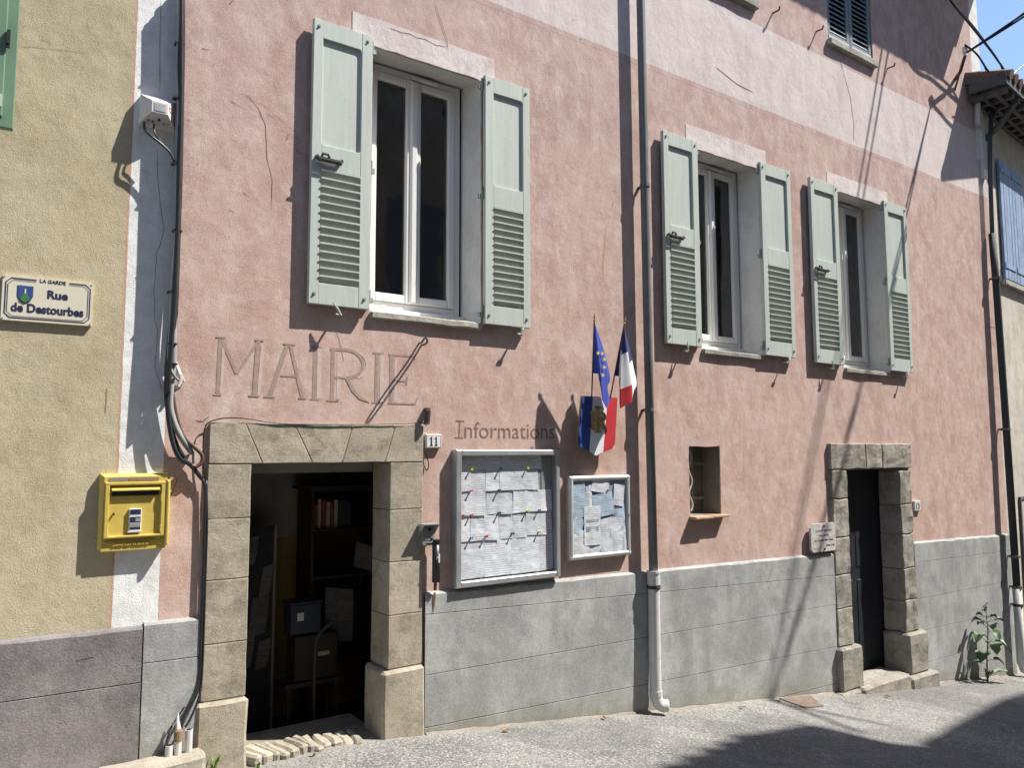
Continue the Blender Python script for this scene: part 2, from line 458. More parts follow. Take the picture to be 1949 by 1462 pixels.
def nz(x, y, z, s=1.0):
    return noise.noise(Vector((x * s, y * s, z * s)))

class B:
    """collects one mesh in world coordinates"""
    def __init__(s):
        s.v, s.f, s.mi = [], [], []
        s.cur = 0
    def add(s, vs, fs):
        o = len(s.v)
        s.v += [tuple(p) for p in vs]
        s.f += [tuple(i + o for i in f) for f in fs]
        s.mi += [s.cur] * len(fs)
        return s
    def box(s, x0, x1, y0, y1, z0, z1, rot=None, piv=None):
        vs = [Vector((x, y, z)) for z in (z0, z1) for y in (y0, y1) for x in (x0, x1)]
        if rot is not None:
            p = Vector(piv) if piv else Vector(((x0 + x1) / 2, (y0 + y1) / 2, (z0 + z1) / 2))
            vs = [p + rot @ (v - p) for v in vs]
        return s.add(vs, [(0, 2, 3, 1), (4, 5, 7, 6), (0, 1, 5, 4), (2, 6, 7, 3), (0, 4, 6, 2), (1, 3, 7, 5)])
    def cbox(s, x0, x1, y0, y1, z0, z1, c=0.004):
        """box whose front (-y) face is chamfered"""
        vs = [(x0, y1, z0), (x1, y1, z0), (x1, y1, z1), (x0, y1, z1),
              (x0, y0 + c, z0), (x1, y0 + c, z0), (x1, y0 + c, z1), (x0, y0 + c, z1),
              (x0 + c, y0, z0 + c), (x1 - c, y0, z0 + c), (x1 - c, y0, z1 - c), (x0 + c, y0, z1 - c)]
        fs = [(3, 2, 1, 0), (0, 1, 5, 4), (1, 2, 6, 5), (2, 3, 7, 6), (3, 0, 4, 7),
              (4, 5, 9, 8), (5, 6, 10, 9), (6, 7, 11, 10), (7, 4, 8, 11), (8, 9, 10, 11)]
        return s.add(vs, fs)
    def prism(s, pts, y0, y1):
        """polygon in x,z (anticlockwise seen from -y) between y0 (front) and y1"""
        n = len(pts)
        vs = [(x, y0, z) for x, z in pts] + [(x, y1, z) for x, z in pts]
        fs = [tuple(range(n)), tuple(range(2 * n - 1, n - 1, -1))]
        for i in range(n):
            j = (i + 1) % n
            fs.append((i, i + n, j + n, j))
        return s.add(vs, fs)
    def tube(s, pts, r, seg=10, caps=True):
        pts = [Vector(p) for p in pts]
        n = len(pts)
        rr = r if isinstance(r, (list, tuple)) else [r] * n
        base = len(s.v)
        prev = None
        vs, fs = [], []
        for i, p in enumerate(pts):
            t = (pts[min(i + 1, n - 1)] - pts[max(i - 1, 0)]).normalized()
            if prev is None:
                a = Vector((0, 0, 1)) if abs(t.z) < 0.9 else Vector((1, 0, 0))
                u = t.cross(a).normalized()
            else:
                u = (prev - t * prev.dot(t)).normalized()
            prev = u
            w = t.cross(u)
            for k in range(seg):
                a = 2 * math.pi * k / seg
                vs.append(p + (u * math.cos(a) + w * math.sin(a)) * rr[i])
        for i in range(n - 1):
            for k in range(seg):
                k2 = (k + 1) % seg
                fs.append((i * seg + k, i * seg + k2, (i + 1) * seg + k2, (i + 1) * seg + k))
        if caps:
            fs.append(tuple(range(seg - 1, -1, -1)))
            fs.append(tuple((n - 1) * seg + k for k in range(seg)))
        return s.add(vs, fs)
    def ribbon(s, pts, w, y, lift=0.0015):
        """flat painted stroke on the wall plane; pts in x,z, w width (or list)"""
        P_ = [Vector((a, b)) for a, b in pts]
        n = len(P_)
        L, R = [], []
        for i in range(n):
            t = (P_[min(i + 1, n - 1)] - P_[max(i - 1, 0)]).normalized()
            nn = Vector((-t.y, t.x))
            ww = (w[i] if isinstance(w, (list, tuple)) else w) / 2
            L.append(P_[i] + nn * ww)
            R.append(P_[i] - nn * ww)
        s.nr = getattr(s, 'nr', -1) + 1
        y -= 0.00022 * s.nr                      # strokes that cross lie one over the other
        for i in range(n - 1):
            q = [L[i], R[i], R[i + 1], L[i + 1]]
            s.add([(a.x, y, a.y) for a in q], [(0, 1, 2, 3)])
        return s
    def grid(s, fn, nu, nv):
        vs = [fn(i / nu, j / nv) for j in range(nv + 1) for i in range(nu + 1)]
        fs = [(j * (nu + 1) + i, j * (nu + 1) + i + 1, (j + 1) * (nu + 1) + i + 1, (j + 1) * (nu + 1) + i) for j in range(nv) for i in range(nu)]
        return s.add(vs, fs)
    def build(s, name, mats, parent=None, smooth=False, recalc=True):
        mats = mats if isinstance(mats, list) else [mats]
        mats = [M[m] if isinstance(m, str) else m for m in mats]
        n = max(1, len(s.v))
        c = Vector((sum(v[0] for v in s.v) / n, sum(v[1] for v in s.v) / n, sum(v[2] for v in s.v) / n))
        me = bpy.data.meshes.new(name)
        me.from_pydata([(v[0] - c.x, v[1] - c.y, v[2] - c.z) for v in s.v], [], s.f)
        for m in mats:
            me.materials.append(m)
        for p, i in zip(me.polygons, s.mi):
            p.material_index = i
            p.use_smooth = smooth
        if recalc:
            bm = bmesh.new()
            bm.from_mesh(me)
            bmesh.ops.recalc_face_normals(bm, faces=bm.faces)
            bm.to_mesh(me)
            bm.free()
        me.update()
        return link(bpy.data.objects.new(name, me), c, parent)

def link(o, c, parent=None):
    COL.objects.link(o)
    WORLD[o.name] = Vector(c)
    if parent is not None:
        o.parent = parent
        o.location = Vector(c) - WORLD[parent.name]
    else:
        o.location = c
    return o

def tag(o, label, cat, group=None):
    o['label'] = label
    o['category'] = cat
    if group:
        o['group'] = group
    return o

def thing(name, label, cat, loc, group=None):
    o = bpy.data.objects.new(name, None)
    o.empty_display_size = 0.1
    link(o, loc)
    return tag(o, label, cat, group)

def struct(o):
    o['kind'] = 'structure'
    return o

def rough_block(name, mat, parent, x0, x1, y0, y1, z0, z1, amp=0.004, bev=0.008, cuts=2, quad=None, smooth=False):
    """a dressed stone: bevelled, slightly uneven box; quad = 4 (x,z) corners for tapered ones"""
    bm = bmesh.new()
    q = quad or [(x0, z0), (x1, z0), (x1, z1), (x0, z1)]
    vs = [bm.verts.new((x, y0, z)) for x, z in q] + [bm.verts.new((x, y1, z)) for x, z in q]
    for f in ((0, 1, 2, 3), (7, 6, 5, 4), (0, 4, 5, 1), (1, 5, 6, 2), (2, 6, 7, 3), (3, 7, 4, 0)):
        bm.faces.new([vs[i] for i in f])
    bmesh.ops.recalc_face_normals(bm, faces=bm.faces)
    bmesh.ops.subdivide_edges(bm, edges=bm.edges[:], cuts=cuts, use_grid_fill=True)
    sharp = [e for e in bm.edges if len(e.link_faces) == 2 and e.calc_face_angle(0) > 0.7]
    bmesh.ops.bevel(bm, geom=sharp, offset=bev, segments=1, affect='EDGES')
    for v in bm.verts:
        p = v.co
        v.co = p + Vector((nz(p.x, p.y, p.z, 9), nz(p.x + 7, p.y, p.z, 9), nz(p.x, p.y + 5, p.z, 9))) * amp
    c = Vector((0, 0, 0))
    for v in bm.verts:
        c += v.co
    c /= len(bm.verts)
    for v in bm.verts:
        v.co -= c
    me = bpy.data.meshes.new(name)
    bm.to_mesh(me)
    bm.free()
    me.materials.append(M[mat] if isinstance(mat, str) else mat)
    for p in me.polygons:
        p.use_smooth = smooth
    return link(bpy.data.objects.new(name, me), c, parent)

def lettering(name, txt, mat, parent, x, y, z, width=None, height=None, size=0.1, bold=0.0, ext=0.001, rot=None, align='LEFT'):
    """text as thin mesh, facing -y; x,z is the left (or centre) of the baseline"""
    cu = bpy.data.curves.new(name, 'FONT')
    cu.body = txt
    cu.size = size
    cu.extrude = ext
    cu.offset = bold
    cu.resolution_u = 3
    cu.align_x = align
    tmp = bpy.data.objects.new('tmp', cu)
    COL.objects.link(tmp)
    dg = bpy.context.evaluated_depsgraph_get()
    me = bpy.data.meshes.new_from_object(tmp.evaluated_get(dg))
    bpy.data.objects.remove(tmp)
    bpy.data.curves.remove(cu)
    me.name = name
    xs = [v.co.x for v in me.vertices]
    ys = [v.co.y for v in me.vertices]
    sx = width / (max(xs) - min(xs)) if width else 1
    sz = height / (max(ys) - min(ys)) if height else (sx if width else 1)
    R = rot or Matrix.Identity(3)
    off = (min(xs) + max(xs)) / 2 if align == 'CENTER' else min(xs)
    for v in me.vertices:
        p = Vector(((v.co.x - off) * sx, -v.co.z, v.co.y * sz))
        v.co = R @ p
    me.materials.clear()
    me.materials.append(M[mat])
    return link(bpy.data.objects.new(name, me), (x, y, z), parent)

def wall_grid(x0, x1, z0, z1, openings, y=0.0, step=0.11, amp=0.0005, edge=0.006, reveal=0.014):
    """plaster sheet in the x,z plane with openings; returns a B"""
    def axis(a, b, cuts):
        cs = sorted(set([a, b] + [c for c in cuts if a < c < b]))
        out = []
        for p, q in zip(cs, cs[1:]):
            n = max(1, round((q - p) / step))
            out += [p + (q - p) * i / n for i in range(n)]
        return out + [b]
    xs = axis(x0, x1, [c for o in openings for c in o[:2]])
    zs = axis(z0, z1, [c for o in openings for c in o[2:4]])
    def inside(x, z):
        return any(o[0] < x < o[1] and o[2] < z < o[3] for o in openings)
    def onedge(x, z):
        for o in openings:
            if o[0] - 1e-6 <= x <= o[1] + 1e-6 and o[2] - 1e-6 <= z <= o[3] + 1e-6:
                return True
        return False
    b = B()
    idx = {}
    vs = []
    for j, z in enumerate(zs):
        for i, x in enumerate(xs):
            dx = dz = 0.0
            dy = amp * (nz(x, 3.1, z, 2.3) + 0.6 * nz(x, 9.1, z, 6.0))
            if onedge(x, z):
                dx, dz = edge * nz(x, 1.7, z, 11), edge * nz(x, 5.7, z, 11)
            vs.append((x + dx, y + dy, z + dz))
            idx[i, j] = len(vs) - 1
    fs = []
    nx, nzn = len(xs) - 1, len(zs) - 1
    solid = {}
    for j in range(nzn):
        for i in range(nx):
            solid[i, j] = not inside((xs[i] + xs[i + 1]) / 2, (zs[j] + zs[j + 1]) / 2)
            if solid[i, j]:
                fs.append((idx[i, j], idx[i + 1, j], idx[i + 1, j + 1], idx[i, j + 1]))
    back = {}
    def bk(k):
        if k not in back:
            v = vs[k]
            back[k] = len(vs)
            vs.append((v[0], y + reveal, v[2]))
        return back[k]
    for (i, j), s_ in list(solid.items()):
        if not s_:
            continue
        for di, dj, a, c in ((-1, 0, (i, j + 1), (i, j)), (1, 0, (i + 1, j), (i + 1, j + 1)), (0, -1, (i, j), (i + 1, j)), (0, 1, (i + 1, j + 1), (i, j + 1))):
            nb = (i + di, j + dj)
            if nb in solid and not solid[nb]:
                p, q = idx[a], idx[c]
                fs.append((p, bk(p), bk(q), q))
    b.add(vs, fs)
    return b

def course(name, mat, parent, xa, xb, za0, zb0, za1, zb1, y0, y1, n=10, amp=0.003, gap=0.0022, wear=0.0):
    """one course of a rendered plinth: bottom za0->zb0, top za1->zb1 along x"""
    b = B()
    xs = [xa + (xb - xa) * i / n for i in range(n + 1)]
    rows = []
    for i, x in enumerate(xs):
        t = i / n
        lo, hi = za0 + (zb0 - za0) * t + gap, za1 + (zb1 - za1) * t - gap
        w1 = wear * max(0.0, nz(x, 2.0, hi, 5.0))
        dy = amp * nz(x, 0.3, lo, 4)
        dy2 = amp * nz(x, 0.3, hi, 4)
        rows.append([(x, y1, lo), (x, y0 + 0.003 + dy, lo), (x, y0 + dy, lo + 0.002), (x, y0 + dy2, hi - 0.002 - w1 - (0.016 if wear else 0)), (x, y0 + (0.012 if wear else 0.003) + dy2 + w1 * 0.4, hi - w1 * 0.3 - (0.006 if wear else 0)), (x, y1, hi + (0.004 if wear else 0))])
    vs = [p for r in rows for p in r]
    fs = []
    for i in range(n):
        for k in range(5):
            a = i * 6 + k
            fs.append((a, a + 6, a + 7, a + 1))
    fs.append(tuple(range(5, -1, -1)))
    fs.append(tuple(n * 6 + k for k in range(6)))
    b.add(vs, fs)
    return b.build(name, mat, parent)

def crack(parent, pts, w=0.004, y=-0.0018, mat='crack'):
    """a hairline break in the render: pts in x,z"""
    out = []
    for (a, b_), (c, d) in zip(pts, pts[1:]):
        for i in range(4):
            t = i / 4
            x, z = a + (c - a) * t, b_ + (d - b_) * t
            out.append((x + 0.005 * nz(x, 1, z, 22), z + 0.005 * nz(x, 8, z, 22)))
    out.append(pts[-1])
    ws = [w * (0.5 + 0.9 * abs(nz(x, 4, z, 25)) + 0.2) for x, z in out]
    ws[0] = ws[-1] = 0.0008
    return B().ribbon(out, ws, y).build('crack', mat, parent)

def xz(pts):
    return [(p[0], p[2]) for p in pts]

def smooth_path(pts, n=6):
    """Catmull-Rom through points"""
    P_ = [Vector(p) for p in pts]
    P_ = [P_[0] * 2 - P_[1]] + P_ + [P_[-1] * 2 - P_[-2]]
    out = []
    for i in range(1, len(P_) - 2):
        a, b, c, d = P_[i - 1:i + 3]
        for k in range(n):
            t = k / n
            out.append(0.5 * ((2 * b) + (c - a) * t + (2 * a - 5 * b + 4 * c - d) * t * t + (3 * b - a - 3 * c + d) * t ** 3))
    out.append(P_[-2])
    return out

def gz(x):
    """height of the street surface along its length"""
    base = 0.333 - 0.1175 * x
    if x < 2.4:
        lo = 0.04 + 0.03 * (2.4 - x) + 0.02 * max(0, 1.0 - x) ** 2 * (1 if x > -2 else 0)
        base = min(base, 0.051 + 0.035 * (2.4 - x) + (0.05 * max(0.0, 0.5 - x)))
    return base

# ------------------------------------------------------------------ ground
def make_street():
    b = B()
    xs = [-400, -60, -20, -8, -4, -2] + [-1 + 0.25 * i for i in range(60)] + [16, 22, 40, 80, 400]
    ys = [-400, -40, -12, -6] + [-5 + 0.25 * i for i in range(21)] + [0.1, 0.28, 3, 40, 400]
    def h(x, y):
        xx = max(-20, min(24, x))
        z = gz(xx)
        if -6 < y < 0.3 and -1 < x < 15:
            z += 0.010 * nz(x, y, 0, 0.9) + 0.005 * nz(x, y, 3, 3.0)
        if y > 0.25:
            z -= 0.25
        return z
    vs = [(x, y, h(x, y)) for y in ys for x in xs]
    n = len(xs)
    fs = [(j * n + i, j * n + i + 1, (j + 1) * n + i + 1, (j + 1) * n + i) for j in range(len(ys) - 1) for i in range(n - 1)]
    b.add(vs, fs)
    return struct(b.build('street', 'asphalt', smooth=True))
street = make_street()

# ------------------------------------------------------------------ the pink town hall
W1 = (2.245, 3.185, 3.0, 4.965)
W2 = (5.70, 6.655, 2.99, 4.975)
W3 = (8.085, 9.075, 2.95, 5.02)
W4 = (8.03, 8.99, 6.86, 8.30)
W5 = (5.70, 6.66, 6.83, 8.30)
SQ = (5.49, 5.925, 1.395, 2.05)
D1 = (1.30, 2.55, -0.6, 2.06)
D2 = (7.86, 9.22, -1.4, 1.95)
hall = thing('town_hall', 'pink limewashed town hall with pale green louvred shutters and a grey plinth', 'building', (6.4, 0.0, -0.4))
hw = wall_grid(0.845, 11.9, -1.5, 9.3, [W1, W2, W3, W4, W5, SQ, D1, D2])
hw.add([(11.9, 0.0, -1.5), (11.9, 6.0, -1.5), (11.9, 6.0, 9.3), (11.9, 0.0, 9.3), (0.845, 0.0, -1.5), (0.845, 6, -1.5), (0.845, 6, 9.3), (0.845, 0, 9.3)], [(0, 1, 2, 3), (7, 6, 5, 4)])
wall = hw.build('wall', 'pink', hall, recalc=False)
wall['label'] = 'pink mottled wall with a pale band between the floors'

def nick(parent, x, z, ln, ang, w, y=-0.0024, mat='crack'):
    d = Vector((math.cos(ang), math.sin(ang))) * ln
    pts = [(x + d.x * t + 0.004 * math.sin(9 * t + x * 7), z + d.y * t + 0.003 * math.cos(11 * t + z * 5)) for t in (0, 0.3, 0.65, 1.0)]
    B().ribbon(pts, [0.001, w, w * 0.7, 0.001], y).build('nick', mat, parent, recalc=False)
random.seed(5)
for i in range(46):
    while True:
        x, z = random.uniform(0.95, 11.6), random.uniform(1.1, 6.4)
        if random.random() > 0.35 + 0.06 * x and not any(o[0] - 0.5 < x < o[1] + 0.5 and o[2] - 0.1 < z < o[3] + 0.2 for o in (W1, W2, W3)) and not any(o[0] - 0.2 < x < o[1] + 0.2 and o[2] < z < o[3] + 0.2 for o in (SQ, D1, D2)) and not (1.1 < x < 4.0 and 2.0 < z < 2.85):
            break
    nick(hall, x, z, random.uniform(0.015, 0.07), random.choice((0.0, -0.35, -0.5, 1.3, 0.2)) + random.uniform(-0.3, 0.3), random.uniform(0.003, 0.006))
for i in range(9):                                     # gouges beside the first shutter
    nick(hall, 1.25 + 0.055 * i + random.uniform(-0.02, 0.02), 4.35 - 0.03 * i + random.uniform(-0.08, 0.08), random.uniform(0.05, 0.12), -0.35 + random.uniform(-0.15, 0.15), random.uniform(0.002, 0.004))

# plinth courses, each proud of the wall with an incised joint between
for xa, xb, la, lb in ((0.852, 1.165, [1.02, 0.787, 0.10], [1.015, 0.78, 0.10]),
                       (2.695, 7.70, [1.0, 0.842, 0.42, 0.06, -0.34, -0.75], [0.905, 0.66, 0.35, -0.09, -0.47, -0.9]),
                       (9.36, 11.88, [0.905, 0.658, 0.224, -0.151, -0.533, -0.95, -1.4], [0.85, 0.613, 0.204, -0.197, -0.582, -0.97, -1.4])):
    for i in range(len(la) - 1):
        course('plinth_course', 'plinth', hall, xa, xb, la[i + 1], lb[i + 1], la[i], lb[i], -0.03, 0.01, n=6 if xb - xa < 1 else 26, wear=0.02 if i == 0 else 0.0)
    B().prism([(xa, la[-1]), (xb, lb[-1]), (xb, lb[0] - 0.02), (xa, la[0] - 0.02)], -0.020, 0.01).build('plinth_backing', 'plinth', hall)

# eaves: corbelled cornice and roof, over the top of the picture
cornice = B()
for i, (z0, z1, d) in enumerate(((8.84, 8.97, 0.22), (8.97, 9.1, 0.46))):
    cornice.box(0.85, 11.93, -d, 0.02, z0, z1)
cor = cornice.build('cornice', 'beige', hall)
roof = B()
roof.prism([(0.7, 9.10), (11.95, 9.10), (11.95, 9.18), (0.7, 9.18)], -0.74, 0.05)
roof.add([(0.7, -0.74, 9.18), (11.95, -0.74, 9.18), (11.95, 6, 11.0), (0.7, 6, 11.0)], [(0, 1, 2, 3)])
for i in range(56):
    x = 0.8 + i * 0.2
    roof.tube([(x, -0.78, 9.21), (x, 6, 11.03)], 0.07, 8)
rf = roof.build('roof', 'rooftile', hall)

# floors and partitions inside, dim through the glass
inner = B()
inner.box(0.95, 11.8, 3.6, 3.7, -1.6, 9.2)
inner.box(0.95, 11.8, 0.02, 3.6, 2.55, 2.75)
inner.box(0.95, 11.8, 0.02, 3.6, 5.9, 6.1)
inner.box(3.75, 3.85, 0.06, 3.6, -1.0, 5.9)
inner.box(7.3, 7.4, 0.06, 3.6, -1.0, 5.9)
inner.box(9.8, 9.9, 0.06, 3.6, -1.5, 5.9)
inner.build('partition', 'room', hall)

def reveal(op, depth, mat, splay=0.0, lift=0.0, floor=True):
    x0, x1, z0, z1 = op
    b = B()
    e = 0.004
    def quad(*p):
        b.add(p, [(0, 1, 2, 3)])
    f = [(x0, 0.010, z0), (x1, 0.010, z0), (x1, 0.010, z1), (x0, 0.010, z1)]
    k = [(x0 + splay, depth, z0 + 0.02), (x1 - splay, depth, z0 + 0.02), (x1 - splay, depth, z1 + lift), (x0 + splay, depth, z1 + lift)]
    for i in range(4):
        if i == 0 and not floor:
            continue
        j = (i + 1) % 4
        n = 8
        for t in range(n):
            a0, a1 = Vector(f[i]).lerp(Vector(f[j]), t / n), Vector(f[i]).lerp(Vector(f[j]), (t + 1) / n)
            c0, c1 = Vector(k[i]).lerp(Vector(k[j]), t / n), Vector(k[i]).lerp(Vector(k[j]), (t + 1) / n)
            b.add([a0, a1, c1, c0], [(0, 1, 2, 3)])
    return b.build('window_reveal', mat, hall, recalc=False)

def casement(op, label, yf=0.25):
    """two-leaf window set back in its reveal: frame > sash (two), pane (two), vent"""
    x0, x1, z0, z1 = op[0] + 0.03, op[1] - 0.05, op[2] + 0.075, op[3] + 0.02
    xm = (x0 + x1) / 2
    fr = B()
    for bx in ((x0, x0 + 0.055, z0, z1), (x1 - 0.055, x1, z0, z1), (x0 + 0.055, x1 - 0.055, z0, z0 + 0.06), (x0 + 0.055, x1 - 0.055, z1 - 0.06, z1)):
        fr.cbox(bx[0], bx[1], yf, yf + 0.07, bx[2], bx[3], 0.006)
    fr.box(x0 - 0.03, x1 + 0.05, yf - 0.05, yf + 0.06, z0 - 0.03, z0 - 0.002)
    win = fr.build('window', 'pvc', hall)
    win['label'] = label
    for s in (0, 1):
        a = x0 + 0.057 if s == 0 else xm + 0.003
        c = xm - 0.003 if s == 0 else x1 - 0.057
        sb = B()
        w = 0.062
        zz0, zz1 = z0 + 0.062, z1 - 0.062
        for bx in ((a, a + w, zz0, zz1), (c - w, c, zz0, zz1), (a + w, c - w, zz0, zz0 + w), (a + w, c - w, zz1 - w, zz1)):
            sb.cbox(bx[0], bx[1], yf - 0.018, yf + 0.045, bx[2], bx[3], 0.01)
        sash = sb.build('sash', 'pvc', win)
        B().box(a + w - 0.004, c - w + 0.004, yf + 0.012, yf + 0.018, zz0 + w - 0.004, zz1 - w + 0.004).build('pane', 'glass', win)
    B().cbox(xm - 0.032, xm + 0.032, yf - 0.034, yf - 0.0185, z0 + 0.065, z1 - 0.065, 0.014).build('astragal', 'pvc', win)
    v = B()
    v.cbox(xm - 0.02, xm + 0.20, yf - 0.03, yf - 0.004, z1 - 0.055, z1 - 0.022, 0.006)
    v.box(xm + 0.0, xm + 0.18, yf - 0.0325, yf - 0.029, z1 - 0.045, z1 - 0.038)
    v.build('vent', 'pvc', win)
    for q in (0.22, 0.78):
        xx = x0 + (x1 - x0) * q
        B().cbox(xx - 0.02, xx + 0.02, yf - 0.012, yf - 0.001, z0 + 0.018, z0 + 0.032, 0.004).build('drain_cap', 'pvc', win)
    return win

def sill(op, proud=0.035, over=0.0, h=0.055, ang=0.0):
    x0, x1, z0 = op[0] - over, op[1] + over, op[2]
    return rough_block('sill', 'sillstone', hall, x0, x1, -proud, 0.24, z0 - h, z0 - 0.002, amp=0.007, bev=0.012, cuts=5)

def lintel_band(op, x0, x1, z1):
    b = B()
    n = 14
    lo = []
    for i in range(n + 1):
        x = x0 + (x1 - x0) * i / n
        base = op[3] + 0.004
        jag = 0.012 * nz(x, 0, 2, 13) if op[0] < x < op[1] else 0
        zz = base + jag if op[0] - 0.01 <= x <= op[1] + 0.01 else op[3] - 0.012
        lo.append((x, zz))
    hi = [(x1 - (x1 - x0) * i / n, z1 + 0.004 * nz(i, 3, 1, 0.7)) for i in range(n + 1)]
    vs = [(x, -0.0045, z) for x, z in lo] + [(x, -0.0045, z) for x, z in reversed(hi)]
    fs = [(i, i + 1, n + 2 + i, n + 1 + i) for i in range(n)]
    o = len(vs)
    vs += [(x, 0.004, z) for x, z, in lo] + [(x, 0.004, z) for x, z in reversed(hi)]
    fs += [(i + 1, i, o + i, o + i + 1) for i in range(n)] + [(n + 1 + i, n + 2 + i, o + n + 2 + i, o + n + 1 + i) for i in range(n)]
    fs += [(0, n + 1, o + n + 1, o), (n, o + n, o + 2 * n + 1, 2 * n + 1)]
    b.add(vs, fs)
    return b.build('lintel_band', 'lintel', hall)

for op, lb, (la, lc, lz) in ((W1, 'wide white two-leaf window above the wide doorway', (2.08, 3.305, 5.178)),
                             (W2, 'white two-leaf window right of the drainpipe', (5.545, 6.775, 5.20)),
                             (W3, 'white two-leaf window above the narrow stone doorway', (7.885, 9.17, 5.215))):
    reveal(op, 0.27, 'white_plaster', 0.03, 0.03)
    casement(op, lb)
    sill(op)
    lintel_band(op, la, lc, lz)

SHUTTER = {}
def shutter(x0, x1, z0, z1, label, mirror=False, latch=False, yb=-0.030, yf=-0.066):
    """open louvred leaf lying back on the wall: frame > panel, slat (14), bolt (four), hinge, latch"""
    w, h = x1 - x0, z1 - z0
    st = 0.068
    a, c = x0 + st, x1 - st - 0.012
    if mirror:
        a, c = x0 + st + 0.012, x1 - st
    zt = z1 - 0.128
    zm1, zm0 = z0 + 0.555 * h, z0 + 0.470 * h
    zb = z0 + 0.073 * h
    fr = B()
    for bx in ((x0, a, z0, z1), (c, x1, z0, z1)):
        fr.cbox(bx[0], bx[1], yf, yb, bx[2], bx[3], 0.003)
    for bx in ((a, c, zt, z1 - 0.001), (a, c, zm0, zm1), (a, c, z0 + 0.001, zb)):
        fr.cbox(bx[0], bx[1], yf + 0.0012, yb, bx[2], bx[3], 0.002)
    sh = fr.build('shutter', 'shutter', hall)
    sh['label'] = label
    # flat upper panel, set back, with small rounded corners
    p = B()
    p.box(a - 0.002, c + 0.002, yf + 0.020, yb - 0.002, zm1 - 0.002, zt + 0.002)
    for cx_, cz_, dx, dz in ((a, zm1, 1, 1), (c, zm1, -1, 1), (c, zt, -1, -1)):
        r = 0.024
        arc = [(cx_ + dx * r * (1 - math.cos(t * math.pi / 8)), cz_ + dz * r * (1 - math.sin(t * math.pi / 8))) for t in range(5)]
        p.prism([(cx_, cz_)] + arc, yf + 0.0025, yf + 0.0215)
    p.build('panel', 'shutter', sh)
    # slats: the face we see leans down and in, as louvres do from behind
    n = 14
    pitch = (zm0 - zb) / n
    depth, th = yb - yf, 0.011
    tpl = B()
    lo_y, hi_y = yb - 0.002, yf - 0.010
    drop = pitch * 0.90
    pts = [(hi_y, 0.0), (lo_y, -drop), (lo_y, -drop - th), (hi_y, -th)]
    tpl.add([(a + 0.001, y, z) for y, z in pts] + [(c - 0.001, y, z) for y, z in pts],
            [(0, 3, 2, 1), (4, 5, 6, 7), (0, 1, 5, 4), (1, 2, 6, 5), (2, 3, 7, 6), (3, 0, 4, 7)])
    first = tpl.build('slat', 'shutter', None)
    c0 = WORLD[first.name].copy()
    me = first.data
    bpy.data.objects.remove(first)
    for i in range(n):
        o = bpy.data.objects.new('slat', me)
        link(o, c0 + Vector((0, 0.0015 * nz(i, x0, 0, 1.7), zm0 - 0.004 - pitch * i + 0.0015 * nz(i, x0, 5, 1.9))), sh)
        o.rotation_euler = (0.05 * nz(i, x0, 2, 1.3), 0.008 * nz(i, x0, 3, 1.3), 0)
    for bx_, bz_ in ((x0 + st * 0.55, z1 - 0.05), (x1 - st * 0.55, z1 - 0.05), (x0 + st * 0.55, z0 + 0.07), (x1 - st * 0.55, z0 + 0.07)):
        bb = B()
        bb.tube([(bx_, yf - 0.011, bz_), (bx_, yf + 0.004, bz_)], 0.008, 6)
        bb.tube([(bx_, yf - 0.003, bz_), (bx_, yf + 0.002, bz_)], 0.014, 8)
        bb.build('bolt', 'grey_hw', sh)
    hx = x1 if not mirror else x0
    for hz in (z0 + 0.05 * h, z0 + 0.52 * h, z0 + 0.965 * h):
        hb = B()
        d = 1 if not mirror else -1
        hb.tube([(hx + d * 0.012, yb - 0.01, hz - 0.05), (hx + d * 0.012, yb - 0.01, hz + 0.045)], 0.011, 8)
        hb.box(min(hx, hx + d * 0.04), max(hx, hx + d * 0.04), yb - 0.012, yb + 0.01, hz - 0.045, hz - 0.01)
        hb.build('hinge', 'grey_hw', sh)
    if latch:
        lx0, lx1, lz = x0 + 0.035, x0 + 0.035 + 0.40 * w, zm0 + 0.055
        lt = B()
        lt.cbox(lx0, lx1, yf - 0.030, yf - 0.016, lz - 0.012, lz + 0.020, 0.004)
        lt.tube([(lx0 + 0.03, yf - 0.024, lz + 0.02), (lx0 + 0.035, yf - 0.03, lz + 0.04), (lx0 + 0.07, yf - 0.03, lz + 0.04), (lx0 + 0.085, yf - 0.024, lz + 0.02)], 0.009, 8)
        for e in (lx0, lx1):
            lt.tube([(e, yf - 0.024, lz + 0.018), (e, yf, lz + 0.018)], 0.012, 8)
        for i in range(11):
            xx = lx0 + 0.012 + (lx1 - lx0 - 0.024) * i / 10
            lt.box(xx - 0.0035, xx + 0.0035, yf - 0.040, yf - 0.002, lz - 0.002, lz + 0.006)
        lt.box(lx0, lx1, yf - 0.047, yf - 0.040, lz - 0.004, lz + 0.008)
        lt.build('latch', 'iron', sh)
    return sh

def shutter_stop(x, z, turn):
    b = B()
    b.tube([(x, 0.02, z), (x, -0.085, z - 0.008)], 0.008, 8)
    dx, dz = math.sin(turn), math.cos(turn)
    b.tube([(x, -0.085, z - 0.01), (x + dx * 0.03, -0.088, z + dz * 0.03), (x + dx * 0.085, -0.08, z + dz * 0.085)], [0.012, 0.010, 0.004], 8)
    b.tube([(x - 0.03, -0.085, z - 0.012), (x + 0.012, -0.085, z - 0.012)], 0.010, 8)
    b.build('shutter_stop', 'grey_hw', hall)

